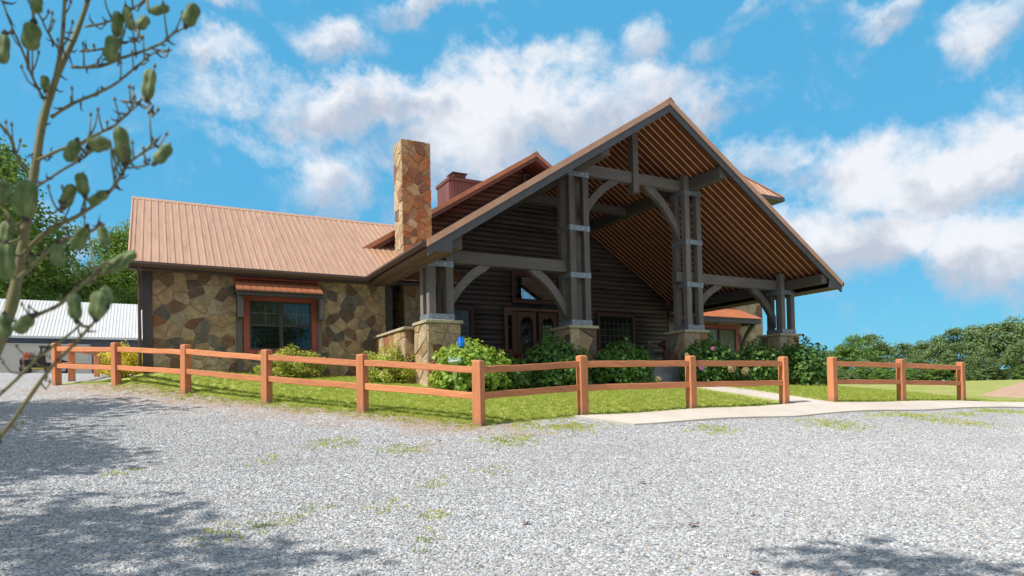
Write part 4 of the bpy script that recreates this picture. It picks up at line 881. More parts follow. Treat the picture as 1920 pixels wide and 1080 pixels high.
# underside panels, one for each roof panel, with their bright ribs
def under_mesh(w, L_):
    mb = MB(); mb.box(0, w - .004, 0, L_, -.015, 0); mb.cm = 1
    for i in range(4): c = w * (i + .5) / 4; mb.box(c - .012, c + .012, 0.0, L_, -.034, -.0155)
    mb.cm = 0
    for i in range(4):
        for q in (.25, .75): c = w * (i + q - .0) / 4 + w / 8 * 0; mb.box(c - .008, c + .008, 0, L_, -.024, -.0155) if abs((q - .5)) > .2 else None
    return mb.mesh('underside_panel')
for sx in (1, -1):
    me = under_mesh(pw, (PW - .62) / nz_); me.materials.append(M['soffit']); me.materials.append(M['soffit_rib'])
    for i in range(8):
        o = bpy.data.objects.new('underside_panel', me); C.objects.link(o); o.parent = pr
        U = Vector((0, -1, 0)) if sx > 0 else Vector((0, 1, 0)); V_ = Vector((sx, 0, -PS)).normalized()
        o.matrix_local = frame_mat(Vector((XC, PY0 + .08 + i * pw if sx < 0 else PY1 - .02 - i * pw, PZ - .15)), U, V_, U.cross(V_))
for sx in (-1, 1):
    a = (XC, PZ + .02); 
    def rk(y, o0, o1, L_, th): return MB().prism([(XC, y, PZ - o0), (XC + sx * L_, y, PZ - o0 - L_ * PS), (XC + sx * L_, y, PZ - o1 - L_ * PS), (XC, y, PZ - o1)], (0, th, 0))
    part(rk(PY0 - .03, -.035, .13, PW + .02, .03), 'rake_trim', 'copper_rake', pr)
    part(rk(PY0, .10, .34, PW, .04), 'rake_fascia', 'fascia', pr)
    part(rk(PY0 - .012, .131, .165, PW, .012), 'drip_edge', 'fascia', pr)
    # boxed eave: gable return, flat soffit, fascia, gutter
    xe = XC + sx * PW; xi = XC + sx * (PW - .60); ze = PZ - PW * PS
    part(MB().prism([(xe, PY0 + .002, ze - .05), (xi, PY0 + .002, ze - .05 + .60 * PS), (xi, PY0 + .002, ze - .22), (xe, PY0 + .002, ze - .22)], (0, .05, 0)), 'eave_return', 'fascia', pr)
    yb = 18.1 if sx < 0 else 21.0
    for i in range(4): part(MB().box(min(xe, xi) + .15 * i + .003, min(xe, xi) + .15 * (i + 1) - .003, PY0 + .055, yb + .35, ze - .215, ze - .195), 'soffit_board', 'soffit_board', pr)
    part(MB().box(min(xe, xe + sx * .025), max(xe, xe + sx * .025), PY0, yb, ze - .225, ze - .01), 'fascia_board', 'gutter', pr)
    gx = xe + sx * .028
    part(MB().prism([(gx, PY0, ze - .02), (gx + sx * .11, PY0, ze - .02), (gx + sx * .115, PY0, ze - .07), (gx + sx * .07, PY0, ze - .15), (gx, PY0, ze - .15)], (0, yb - PY0 - .08, 0)), 'gutter', 'gutter', pr)
part(MB().prism([(XC - .16, PY0 - .05, PZ - .06), (XC, PY0 - .05, PZ + .06), (XC + .16, PY0 - .05, PZ - .06), (XC, PY0 - .05, PZ + .03)], (0, 7.4, 0)), 'ridge_cap', 'copper_rake', pr)

# --- piers, post clusters, beams
PIERS = [(5.67, 6.66), (9.80, 10.78), (13.95, 14.95), (18.12, 19.16)]
CL = [5.82, 9.98, 14.21, 18.40]; CW = .66; CY0, CY1 = 14.94, 15.56; PB = .19
seeds = [41, 42, 43, 44]
for k, (a, b) in enumerate(PIERS):
    p = part(MB().box(a + .06, b - .06, 14.86, 15.70, 0, 1.88), 'stone_pier', 'mortar')
    p['label'] = ['square stone pier under the left post cluster beside the low stone wall', 'square stone pier under the tall post cluster right of the front doors', 'square stone pier under the tall post cluster by the curtained window', 'square stone pier under the far right post cluster, dark in shade'][k]
    stones(p, (a + .05, 14.86, .25), (1, 0, 0), (0, 0, 1), (0, -1, 0), b - a - .10, 1.62, .36, 60 + k, .25 if k else .08, .1)
    stones(p, (a + .06, 15.71, .25), (0, -1, 0), (0, 0, 1), (-1, 0, 0), .85, 1.62, .38, 70 + k, .35 if k else .02, .12)
    part(MB().box(a, b, 14.79, 15.77, 1.88, 1.96), 'capstone', 'cap', p, bevel=.012)
    cl = part(MB().box(CL[k] + .22, CL[k] + .24, CY0 + .2, CY0 + .22, 1.97, 3.3), 'post_cluster', 'timber_z')
    cl['label'] = ['short four-post timber column on the left pier', 'tall four-post timber column left of the gable centre', 'tall four-post timber column right of the gable centre', 'short four-post timber column on the far right pier'][k]
    tall = k in (1, 2); x0 = CL[k]; zt = 6.26 if tall else 3.44
    for i, (px, py) in enumerate(((x0, CY0), (x0 + CW - PB, CY0), (x0, CY1 - PB), (x0 + CW - PB, CY1 - PB))):
        top = zt
        if k == 0 and i == 1: top = 3.86
        if k == 3 and i == 0: top = 3.98
        if k == 2 and i == 0: top = 6.72
        if k == 1 and i == 1: top = 6.60
        part(MB().box(px, px + PB, py, py + PB, 1.965, top), 'post', 'timber_z', cl, bevel=.01)
    bands = [(1.965, 2.125), (3.29, 3.44)] + ([(4.60, 4.75), (6.11, 6.26)] if tall else [])
    for (b0, b1) in bands:
        t_ = .010; mb = MB(); X0, X1, Y0, Y1 = x0 - t_, x0 + CW + t_, CY0 - t_, CY1 + t_
        mb.box(X0, X1, Y0, CY0 - .001, b0, b1).box(X0, X1, CY1 + .001, Y1, b0, b1).box(X0, x0 - .001, CY0 - .001, CY1 + .001, b0, b1).box(x0 + CW + .001, X1, CY0 - .001, CY1 + .001, b0, b1)
        mb.cm = 1
        for bx in (x0 + .05, x0 + .22, x0 + .44, x0 + CW - .05):
            for bz in ((b0 + .035, b1 - .035) if bx in (x0 + .05, x0 + CW - .05) else ((b0 + b1) / 2,)): mb.box(bx - .013, bx + .013, Y0 - .012, Y0, bz - .013, bz + .013)
        for by in (CY0 + .07, CY0 + .3, CY1 - .07): mb.box(X0 - .012, X0, by - .013, by + .013, (b0 + b1) / 2 - .013, (b0 + b1) / 2 + .013)
        part(mb, 'steel_band', ['steel', 'bolt'], cl)
BY0, BY1 = 15.13, 15.37
for a, b, z0, z1, nm in ((6.02, 10.42, 3.46, 3.78, 'lower_beam'), (14.42, 18.86, 3.46, 3.78, 'lower_beam'), (10.22, 14.70, 6.27, 6.60, 'tie_beam')):
    part(MB().box(a, b, BY0, BY1, z0, z1), nm, 'timber_x', bevel=.012)
part(MB().box(13.95, 14.25, 15.10, 15.32, 3.46, 3.76), 'beam_end', 'timber_x', bevel=.01)
part(MB().box(12.34, 12.54, 15.05, 15.30, 6.02, 7.86), 'king_post', 'timber_z', bevel=.01)
part(MB().prism([(12.30, 15.04, 6.05), (12.58, 15.04, 6.05), (12.54, 15.04, 5.97), (12.34, 15.04, 5.97)], (0, .27, 0)), 'king_post_foot', 'timber_z', bevel=.008)
yb0, yb1 = 15.17, 15.33
brace(6.48, 3.46, 1, 1.18, 1.22, yb0, yb1); brace(9.98, 3.46, -1, 1.18, 1.30, yb0, yb1)
brace(14.87, 3.46, 1, 1.10, .95, yb0, yb1); brace(18.40, 3.46, -1, 1.22, 1.30, yb0, yb1)
brace(10.64, 6.27, 1, 1.28, 1.30, yb0, yb1); brace(14.21, 6.27, -1, 1.38, 1.55, yb0, yb1)
for x in (10.31, 14.54): part(MB().box(x - .14, x + .14, 13.68, 20.98, 6.28, 6.62 - .0), 'purlin', 'timber_y', bevel=.012)
for x in (5.92, 18.70): part(MB().box(x, x + .26, 13.70 if x < 10 else 13.62, 20.9, 3.46 + .0, 3.76), 'eave_beam', 'timber_y', bevel=.01)
part(MB().box(10.46, 14.40, 18.0, 18.24, 6.29, 6.57), 'inner_tie_beam', 'timber_x', bevel=.01)
part(MB().box(12.34, 12.54, 18.02, 18.2, 6.57, 7.86), 'king_post', 'timber_z')
# low stone wall between the left pier and the wing
lwl = part(MB().box(5.50, 5.95, 15.80, 18.35, .1, 1.80), 'low_stone_wall', 'mortar'); lwl['label'] = 'low stone wall with a flat cap joining the left pier to the wing'
stones(lwl, (5.50, 18.35, .3), (0, -1, 0), (0, 0, 1), (-1, 0, 0), 2.55, 1.50, .42, 81, .03, .15, rowish=0)
stones(lwl, (5.48, 15.80, .3), (1, 0, 0), (0, 0, 1), (0, -1, 0), .48, 1.50, .42, 82, .5, .1)
for i in range(4): part(MB().box(5.42, 6.0, 15.73 + i * .66, 15.73 + i * .66 + .652, 1.80, 1.87), 'capstone', 'cap', lwl, bevel=.01)
print('stones', NST[0])
# small fittings on the log wall
def spot(x, z, lab):
    mb = MB(); mb.box(x - .05, x + .05, LY_ - .10, LY_ - .05, z - .05, z + .05); mb.tube([(x - .02, LY_ - .1, z), (x - .09, LY_ - .25, z - .05)], [.03, .06], 8); mb.tube([(x + .02, LY_ - .1, z), (x + .09, LY_ - .25, z - .05)], [.03, .06], 8)
    o = part(mb, 'spot_lamp', 'black'); o['label'] = lab
spot(15.14, 4.95, 'twin black floodlight high on the log wall'); spot(12.5, 3.42, 'small black lamp between the transom window and the doors')
SHADE = [(-7.9, 4.8, .95, 0), (-2.6, 1.65, 1.0, 1), (-14, -22, .9, 2), (-30, -14, 1.0, 3), (-9.3, 14.4, .95, 2), (-7.3, 10.0, .75, 2), (6, -30, .95, 0), (24, -26, .9, 1), (42, -20, 1.0, 2), (60, -8, 1.0, 0)]
# ------------------------------------------------------------------ rail fences
def fence(name, label, pts, skip=()):
    """pts: (x, y, z ground, height)"""
    root = tag(empty(name, (pts[0][0], pts[0][1], pts[0][2])), label, 'fence'); base = Vector(root.location)
    for i, (x, y, z, h) in enumerate(pts):
        if i in skip: continue
        a = Vector(pts[max(0, i - 1)][:2]); b = Vector(pts[min(len(pts) - 1, i + 1)][:2]); d = (b - a).normalized() if (b - a).length else Vector((1, 0))
        an = math.atan2(d.y, d.x) + random.uniform(-.03, .03); s_ = .082; c = .022
        mb = MB(); R = lambda u, v, w: (u * math.cos(an) - v * math.sin(an), u * math.sin(an) + v * math.cos(an), w)
        lv = [(s_, -.25), (s_, h - c), (s_ - c, h)]; vs = [R(sx * q, sy * q, w) for q, w in lv for sx, sy in ((-1, -1), (1, -1), (1, 1), (-1, 1))]
        fs = [(3, 2, 1, 0), (8, 9, 10, 11)] + [(l * 4 + k, l * 4 + (k + 1) % 4, (l + 1) * 4 + (k + 1) % 4, (l + 1) * 4 + k) for l in range(2) for k in range(4)]
        mb.add(vs, fs); o = mb.build('post', 'fence_z', root, bevel=.008); o.location = Vector((x, y, z)) - base
        o.rotation_euler = (random.uniform(-.012, .012), random.uniform(-.012, .012), 0)
    for (p, q) in zip(pts[:-1], pts[1:]):
        a = Vector((p[0], p[1], 0)); b = Vector((q[0], q[1], 0)); d = (b - a).normalized()
        for hz_ in (.935, .50):
            L_ = (b - a).length - .15; n = 6; mb = MB(); vs = []; w, hh = .045, .058
            za = p[2] + (p[3] - 1.1) * .8 + hz_; zb = q[2] + (q[3] - 1.1) * .8 + hz_; st = a + d * .075
            for i in range(n + 1):
                t_ = i / n; pz = (zb - za) * t_ + random.uniform(-.006, .006)
                for sx, sz in ((-1, -1), (1, -1), (1, 1), (-1, 1)): vs.append((L_ * t_, w * sx * (1 + random.uniform(-.05, .05)), pz + hh * sz * (1 + random.uniform(-.05, .05))))
            fs = [(i * 4 + k, i * 4 + (k + 1) % 4, (i + 1) * 4 + (k + 1) % 4, (i + 1) * 4 + k) for i in range(n) for k in range(4)] + [(0, 1, 2, 3), (n * 4 + 3, n * 4 + 2, n * 4 + 1, n * 4)]
            mb.add(vs, fs); o = mb.build('rail', 'fence', root, bevel=.007); o.location = Vector((st.x, st.y, za)) - base; o.rotation_euler = (0, 0, math.atan2(d.y, d.x))
    return root
LF = [(4.74 - 1.407 * k, 9.98 + 2.05 * k, z, 1.1) for k, z in enumerate((-.44, -.21, .01, .26, .45, .59))]
fence('rail_fence', 'two-rail orange timber fence running left from the front corner post past the stone wing', LF)
fence('rail_fence', 'two-rail orange timber fence along the front lawn, from the corner post to the gateway', [(4.74, 9.98, -.44, 1.1), (6.94, 10.1, -.328, 1.1), (9.64, 10.1, -.293, 1.09), (12.44, 10.1, -.262, 1.07)], skip=(0,))
fence('rail_fence', 'short two-span timber fence right of the gateway beside the field', [(14.14, 10.1, -.265, 1.08), (16.88, 10.1, -.30, 1.09), (19.67, 10.1, -.363, 1.09)])
fence('rail_fence', 'timber fence turning back behind the left end post towards the grey barn', [(-2.3, 20.16, .59, 1.1), (-2.22, 22.7, .78, 1.1), (-1.95, 27.6, 1.0, 1.1), (-1.55, 30.5, 1.1, 1.1)], skip=(0,))

# ------------------------------------------------------------------ shrubs and trees
def leaf_cards(n, centers, normals, size, asp=0.6, r=rng, droop=0.0, fold=0.15):
    """pointed folded leaves, 6 verts / 4 tris each, at centres facing the given normals"""
    nn = normals + r.normal(0, .45, (n, 3)); nn[:, 2] += .25; nn /= np.linalg.norm(nn, axis=1)[:, None] + 1e-9
    t_ = r.normal(0, 1, (n, 3)); t_[:, 2] -= droop; t_ -= nn * (t_ * nn).sum(1)[:, None]; t_ /= np.linalg.norm(t_, axis=1)[:, None] + 1e-9
    b = np.cross(nn, t_); s = size * r.uniform(.65, 1.25, n)[:, None]
    P0 = centers - t_ * s * .5; P3 = centers + t_ * s * .55 - nn * s * .12
    P1 = centers + b * s * asp * .5 + nn * s * fold * .6 - t_ * s * .08; P2 = centers - b * s * asp * .5 + nn * s * fold * .6 - t_ * s * .08
    V = np.stack([P0, P1, P3, P2, centers + t_ * s * 0.0], 1).reshape(-1, 3)
    k = np.arange(n)[:, None] * 5; F = np.concatenate([k + np.array([[0, 1, 4]]), k + np.array([[1, 2, 4]]), k + np.array([[2, 3, 4]]), k + np.array([[3, 0, 4]])], 0)
    return V, F
def shell(n, rad, lo=0.72, hemi=True, r=rng, lump=0.12):
    u = r.normal(0, 1, (n, 3)); 
    if hemi: u[:, 2] = np.abs(u[:, 2]) * 1.0 - .25
    u /= np.linalg.norm(u, axis=1)[:, None]
    l = 1 + lump * (np.sin(u[:, 0] * 7 + 1) * np.sin(u[:, 1] * 6 + 2) + .6 * np.sin(u[:, 2] * 9 + u[:, 0] * 5))
    k = r.uniform(lo ** 2, 1, n) ** .5 * l
    return u * k[:, None] * np.array(rad), u / np.array(rad) * min(rad)
def bush(name, label, cat, loc, rad, n, size, mat, asp=.6, group=None, stems=7, droop=0, fold=.15, singles=0, smat=None, lump=.12):
    root = tag(empty(name, loc), label, cat, group)
    c, nn = shell(n, rad, .35, True, rng, lump); c[:, 2] += rad[2] * .30; c[:, 2] = np.maximum(c[:, 2], .02)
    V, F = leaf_cards(n, c, nn, size, asp, rng, droop, fold); o = link('foliage', npmesh('foliage', V, F), mat, root); o['kind'] = 'stuff'
    mb = MB()
    for i in range(stems):
        a = 6.283 * i / stems + random.random(); q = random.uniform(.35, .8); mb.tube([(0.05 * math.cos(a), .05 * math.sin(a), -.1), (rad[0] * .3 * q * math.cos(a), rad[1] * .3 * q * math.sin(a), rad[2] * .5), (rad[0] * .75 * q * math.cos(a), rad[1] * .75 * q * math.sin(a), rad[2] * 1.0)], [.022, .014, .006], 5)
    mb.build('stems', 'stem', root)
    if singles:
        to = Vector((-loc[0], -loc[1], 0)).normalized(); made = 0
        c, nn = shell(singles * 4, rad, .96, True, rng, lump); c[:, 2] += rad[2] * .30
        for p, q in zip(c, nn):
            if made >= singles: break
            if q[0] * to.x + q[1] * to.y < .0 and q[2] < .4: continue
            if p[2] < .04: continue
            me = (LEAFL if 'lime' in label else LEAFV)[made % len(LEAFV)]; l = bpy.data.objects.new('leaf', me); C.objects.link(l); l.parent = root; l.location = p * 1.03
            z = Vector(q) + Vector((random.gauss(0, .3), random.gauss(0, .3), .35)); l.rotation_euler = (z.to_track_quat('Z', 'Y').to_matrix() @ Matrix.Rotation(random.uniform(0, 6.28), 3, 'Z')).to_euler()
            k = size * random.uniform(.9, 1.35); l.scale = (k, k, k); made += 1
    return root
LEAFV = []
for k in range(4):   # broad pointed leaf with a folded midrib and a drooping tip, unit length
    r_ = random.Random(k); ws = [.0, .30, .42, .34, .17, .0]; mb = MB(); vs = []; n = 6
    for i in range(n):
        t_ = i / (n - 1); y = t_ - .5; dz = -.35 * t_ * t_ + r_.uniform(-.01, .01); w = ws[i]
        vs += [(-w, y, dz + .10 * w / .4), (0, y + .02, dz - .03), (w, y, dz + .10 * w / .4)]
    fs = [(i * 3, i * 3 + 1, i * 3 + 4, i * 3 + 3) for i in range(n - 1)] + [(i * 3 + 1, i * 3 + 2, i * 3 + 5, i * 3 + 4) for i in range(n - 1)]
    mb.add(vs, fs); me = bpy.data.meshes.new('leaf'); me.from_pydata(mb.v, [], mb.f); me.materials.append(M['leaf_hyd1']); me.polygons.foreach_set('use_smooth', [True] * len(fs)); me.update(); LEAFV.append(me)
LEAFL = [m_.copy() for m_ in LEAFV]
for m_ in LEAFL: m_.materials.clear(); m_.materials.append(M['leaf_sunlit_tone1'])
def Zp(x, y, d=0): return (x, y, g1(x, y) + d)
bush('boxwood_shrub', 'low yellow-green shrub under the red-framed window of the stone wing', 'shrub', Zp(3.05, 17.75), (.80, .58, .58), 9000, .07, 'leaf_box', .5, 'clipped yellow-green shrubs', lump=.22)
bush('boxwood_shrub', 'yellow-green shrub with reddish twigs in front of the low stone wall', 'shrub', Zp(5.35, 16.2), (.80, .64, .68), 10000, .07, 'leaf_box', .5, 'clipped yellow-green shrubs', lump=.25)
bush('golden_shrub', 'bright golden shrub at the far left corner of the stone wing', 'shrub', Zp(-.78, 19.3), (.55, .52, .62), 6000, .07, 'leaf_yel', .5, lump=.2)
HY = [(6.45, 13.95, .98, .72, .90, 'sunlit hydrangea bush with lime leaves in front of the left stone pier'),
      (7.55, 14.24, .62, .55, .60, 'small shaded hydrangea beside the sunlit one behind the corner post'),
      (9.0, 14.24, .98, .58, .98, 'wide dark green hydrangea below the front doors'),
      (11.15, 14.24, .98, .58, .88, 'hydrangea bush right of the second stone pier'),
      (14.35, 14.24, 1.05, .58, 1.02, 'hydrangea bush with a pink flower right of the path'),
      (16.35, 14.24, 1.05, .58, 1.03, 'dark hydrangea bush before the curtained window'),
      (18.45, 14.24, 1.10, .75, 1.15, 'tallest dark hydrangea bush at the far right end of the bed')]
for (x, y, rx, ry, rz, lab) in HY:
    bush('hydrangea', lab, 'bush', Zp(x, y), (rx, ry, rz), 3600, .115, 'leaf_sunlit_tone' if 'lime' in lab else 'leaf_hyd', .72, 'hydrangeas in the front bed', 9, .6, .12, 130, lump=.10)
# flower heads are parts of their bushes: small globes of petals
def flower(x, y, z, r_, mat, label, bush_i):
    n = 160; u = rng.normal(0, 1, (n, 3)); u /= np.linalg.norm(u, axis=1)[:, None]; V, F = leaf_cards(n, u * r_, u, r_ * .55, .9, rng)
    par = [o for o in C.objects if o.name.startswith('hydrangea') and o.parent is None][bush_i]
    o = link('flower_head', npmesh('flower_head', V, F), mat, par); o.location = Vector((x, y, z)) - par.location; o['label'] = label
flower(13.42, 13.62, .75, .072, 'petal', 'round mauve flower head low on the bush', 4)
flower(14.0, 13.75, 1.30, .052, 'petal', 'small pink flower head on top of the bush', 4)
flower(14.55, 13.6, .72, .12, 'petal_old', 'faded tan flower head', 4)
flower(15.15, 13.62, .64, .11, 'petal_old', 'faded green-tan flower head', 4)
flower(11.95, 13.75, .42, .09, 'petal_old', 'faded flower head near the path', 3)
flower(13.0, 13.75, 1.10, .06, 'petal_old', 'pale flower head', 4)

def tree_meshes(seed, H, R, n, leaf, lo=.35, tr=.16, dense=1.0, nclump=46):
    """trunk with limbs + crown of leaf clumps; origin at the foot"""
    r = np.random.default_rng(seed); rr = random.Random(seed)
    tb = MB(); top = (rr.uniform(-.4, .4), rr.uniform(-.4, .4), H * .82)
    tb.tube([(0, 0, -.5), (0, 0, .3), (top[0] * .3, top[1] * .3, H * .35), (top[0] * .7, top[1] * .7, H * .6), top], [tr * 1.5, tr * 1.1, tr * .85, tr * .5, tr * .15], 8, wob=.06)
    cl = []
    for i in range(nclump):
        a = r.uniform(0, 6.283); h = lo + (1 - lo) * r.random() ** .85; prof = math.sin(math.pi * min(1, max(0.05, (h - lo * .6) / (1 - lo * .6))) ** .75) ** .65
        q = R * prof * r.uniform(.35, 1.0) ** .6; cl.append((q * math.cos(a), q * math.sin(a), H * h * .95, R * r.uniform(.20, .40)))
    for (x, y, z, q) in cl[::3]:
        z0 = z * rr.uniform(.45, .7); k = z0 / H; tb.tube([(top[0] * k, top[1] * k, z0), (x * .5, y * .5, z0 + (z - z0) * .55), (x, y, z)], [tr * .45, tr * .25, tr * .08], 5)
    per = int(n / nclump); cs = []; ns = []
    for (x, y, z, q) in cl:
        u = r.normal(0, 1, (per, 3)); u /= np.linalg.norm(u, axis=1)[:, None]; k = r.uniform(.25, 1, per) ** .5
        c = u * (k * q)[:, None] * np.array([1.15, 1.15, .72]) * (1 + .25 * r.normal(0, 1, (per, 1)) * .5); cs.append(c + np.array([x, y, z])); ns.append(u)
    c = np.concatenate(cs); nn = np.concatenate(ns); V, F = leaf_cards(len(c), c, nn, leaf, .75, r)
    return tb.mesh('trunk', True), npmesh('crown', V, F)
def put_tree(name, label, meshes, mat, loc, s, rz, group=None, sz=None):
    root = tag(empty(name, loc, rz), label, 'tree', group); root.scale = (s, s, sz or s)
    for me, nm, mt in ((meshes[0], 'trunk', 'bark'), (meshes[1], 'crown', mat)):
        if not me.materials: me.materials.append(M[mt])
        o = bpy.data.objects.new(nm, me); C.objects.link(o); o.parent = root
        if me.materials[0] != M[mt]: o.material_slots[0].link = 'OBJECT'; o.material_slots[0].material = M[mt]
    return root
far = [tree_meshes(100 + i, 12, (4.8, 3.9, 5.3, 4.3, 5.0)[i], (4800, 3800, 4600, 4200, 3600)[i], .44, (.18, .30, .12, .26, .36)[i], .2, nclump=(44, 30, 52, 36, 30)[i]) for i in range(5)]
lollies = tree_meshes(120, 9, 3.0, 3200, .42, .25, .16)
shd = [tree_meshes(300, 9.5, 3.4, 4200, .26, .42, .2, nclump=20), tree_meshes(301, 9.0, 1.9, 520, .20, .72, .14, nclump=12), tree_meshes(302, 9.5, 3.6, 4600, .26, .40, .2, nclump=22)]
big = [tree_meshes(200 + i, 17, 6.2, 24000, .30, .16, .34, nclump=100) for i in range(4)]
# treeline beyond the field, right
TL = []
rt = random.Random(5)
def at(px, d):   # a point at a bearing (degrees from +Y towards +X) and a distance
    return (d * math.sin(math.radians(px)), d * math.cos(math.radians(px)))
LAB = ['rounded bright green tree at the left end of the far treeline', 'airy tree with a thin open top just behind the rounded bright one', 'mid-height tree in the far treeline, left of the third fence span', 'dark tree in the dip of the far treeline', 'broad tree rising behind the middle fence post on the right', 'full green tree in the right treeline above the far rail', 'tall tree with layered boughs above the last fence post', 'tall spreading tree right of the last fence post', 'tallest crown of the right treeline, near the picture edge', 'dense tree at the right edge of the picture']
RT = [(50.2, 150, 5.5, 2, 'leaf_far'), (51.6, 152, 5.6, 3, 'leaf_far'), (53.0, 149, 5.6, 1, 'leaf_far'), (54.3, 150, 5.7, 0, 'leaf_far'), (55.2, 146, 6.5, 1, 'leaf_bright'), (56.1, 150, 7.6, 2, 'leaf_bright'), (57.1, 158, 7.6, 3, 'leaf_far'), (58.2, 160, 5.8, 4, 'leaf_far'),
      (59.3, 156, 6.2, 0, 'leaf_far'), (60.5, 154, 6.3, 1, 'leaf_far'), (61.6, 150, 6.9, 2, 'leaf_far'), (62.6, 148, 7.7, 3, 'leaf_far'), (63.7, 146, 7.8, 4, 'leaf_far'),
      (64.8, 145, 8.0, 0, 'leaf_far'), (65.9, 143, 8.5, 1, 'leaf_far'), (67.1, 142, 8.3, 2, 'leaf_far'),
      (56.7, 138, 4.3, 4, 'leaf_far'), (59.9, 142, 4.6, 3, 'leaf_far'), (62.1, 138, 4.8, 1, 'leaf_far'), (64.2, 136, 5.0, 2, 'leaf_far'), (66.4, 135, 5.6, 0, 'leaf_far')]
RL = ['far tree seen through the right post cluster', 'far tree hidden behind the far right pier', 'far tree peeping over the tallest hydrangea', 'tree half hidden behind the far right hydrangea bush', 'small round bright green tree beside the hedge end', 'rounded bright green tree standing above the treeline left end', 'airy tree with a thin top just right of the rounded bright one', 'low tree in the dip of the far treeline',
      'mid-height far tree left of the middle fence post', 'mid-height far tree behind the middle fence post', 'far tree where the treeline starts to rise', 'broad-crowned far tree left of the last fence post', 'layered far tree directly above the last fence post',
      'tall far tree just right of the last fence post', 'tallest far tree near the right picture edge', 'far tree cut by the right picture edge',
      'low front tree below the rounded bright one', 'low front tree in the middle of the treeline', 'low front tree with a visible trunk left of the last post', 'low front tree behind the last fence post', 'front tree above the low copper roof']
for i, (bb, d, tz, k, mt) in enumerate(RT):
    x, y = at(bb, d); z = g1(x, y); h = tz * d / 100 - z; s = h / 12.3
    put_tree('broadleaf_tree', RL[i], far[k], mt, (x, y, z), s * 1.12, 1.7 * i, 'trees along the far edge of the field', s)
for i in range(44):   # understorey bushes that close the foot of the treeline
    bb = 50.0 + i * .42 + rt.uniform(-.15, .15); d = 137 + rt.uniform(-5, 5); x, y = at(bb, d); s = rt.uniform(.20, .32)
    put_tree('understorey_tree', 'low leafy growth at the foot of the far treeline', lollies, 'leaf_bright' if i % 3 == 0 else 'leaf_far', (x, y, g1(x, y) - .6), s * 2.0, i * 2.1, 'low growth at the foot of the far treeline', s * 1.35)
for (bb, d, s, lab) in ((57.6, 104, .26, 'small light green bush in the field seen between the rails, left one'), (58.2, 106, .27, 'small light green bush in the field seen between the rails, right one'), (59.6, 118, .30, 'small light green tree in the field beside the middle fence post')):
    x, y = at(bb, d); put_tree('field_bush', lab, lollies, 'leaf_bright', (x, y, g1(x, y) - .5), s * 1.5, bb, None, s)
# trees behind the barn, left
LT = [(-11.5, 78, 25, 0, 'leaf_tree'), (-9.6, 98, 20.5, 1, 'leaf_tree'), (-7.6, 88, 12.8, 2, 'leaf_tree'), (-6.3, 82, 12.2, 3, 'leaf_tree'), (-5.2, 90, 13.0, 0, 'leaf_bright'), (-4.3, 84, 13.6, 1, 'leaf_tree'), (-3.0, 92, 14.0, 2, 'leaf_tree'), (-1.6, 84, 18.2, 3, 'leaf_tree'), (.4, 88, 19.5, 0, 'leaf_tree'), (-6.9, 76, 11.2, 1, 'leaf_bright'), (-3.7, 76, 11.5, 2, 'leaf_bright'), (-2.0, 78, 12, 3, 'leaf_tree')]
LL = ['tall tree cut by the left picture edge', 'tall tree whose boughs hang in at the upper left edge', 'tree behind the left end of the white barn roof', 'lower tree behind the white barn roof, left part', 'sunlit tree behind the middle of the barn roof', 'tree behind the barn roof under the lowest seed pods', 'tree left of the tall one beside the stone wing', 'tall tree just left of the copper roof of the wing', 'tall tree mostly hidden behind the stone wing', 'pale lower tree at the back wall of the barn, left', 'pale lower tree at the back wall of the barn, middle', 'dark lower tree between barn roof and stone wing']
for i, (bb, d, tz, k, mt) in enumerate(LT):
    x, y = at(bb, d); z = g1(x, y); h = tz * d / 75 - z; s = h / 17.2
    put_tree('oak_tree', LL[i], big[k], mt, (x, y, z), s, 2.3 * i, 'trees behind the barn', s)
# trees just outside the frame on the left and behind the lens: their boughs shade the gravel and show in the glass
for i, (x, y, s, k) in enumerate(SHADE):
    put_tree('oak_tree', ['oak tree beside the gravel lot, out of the picture, shading its left edge', 'oak tree behind the viewpoint shading the near gravel', 'oak tree far behind the viewpoint, mirrored in the porch glass', 'second oak tree far behind the viewpoint'][min(i, 3)] if i < 4 else 'oak tree across the lot behind the viewpoint', shd[k] if i in (0, 1, 4, 5) else big[k], 'leaf_dark' if i in (0, 1, 4, 5) else 'leaf_tree', (x, y, g1(x, y)), s, 1.1 * i, 'trees behind the viewpoint')

# ------------------------------------------------------------------ grey barn with the white roof
bz = 2.55
barn = tag(empty('barn', (-13.5, 61.2, bz)), 'slate grey metal barn with a white ribbed roof behind the fence on the left', 'barn')
B0 = Vector(barn.location)
bw = MB().box(0, 20, 0, 9.6, -.6, 3.05); part(bw, 'wall', 'grey_siding', barn)
for i in range(40): part(MB().box(i * .5 + .01, i * .5 + .09, -.025, -.001, -.4, 3.0), 'siding_rib', 'grey_siding', barn)
bs = .66; L_ = math.hypot(5.2, 5.2 * bs)
rf = part(MB().prism([(-.5, -.38, 2.98), (-.5, 4.8, 2.98 + 5.18 * bs), (-.5, 10, 2.98), (-.5, 10, 2.88), (-.5, 4.8, 2.88 + 5.18 * bs), (-.5, -.38, 2.88)], (21, 0, 0)), 'roof', 'white', barn)
panels(rf, (-.5, -.4, 3.03), (1, 0, 0), (0, 1, bs), .92, L_, 23, 4, 'white', rh=.035, rb=.07, rt=.035)
part(MB().box(-.5, 20.6, -.46, -.40, 2.86, 3.02), 'eave_trim', 'white', rf)
gd = part(MB().box(.3, 8.7, -.10, -.03, -.3, 2.35), 'garage_door', 'tan_door', barn)
for i in range(5): part(MB().box(.35, 8.65, -.125, -.101, -.28 + i * .52, -.28 + i * .52 + .50), 'door_panel', 'tan_door', gd)
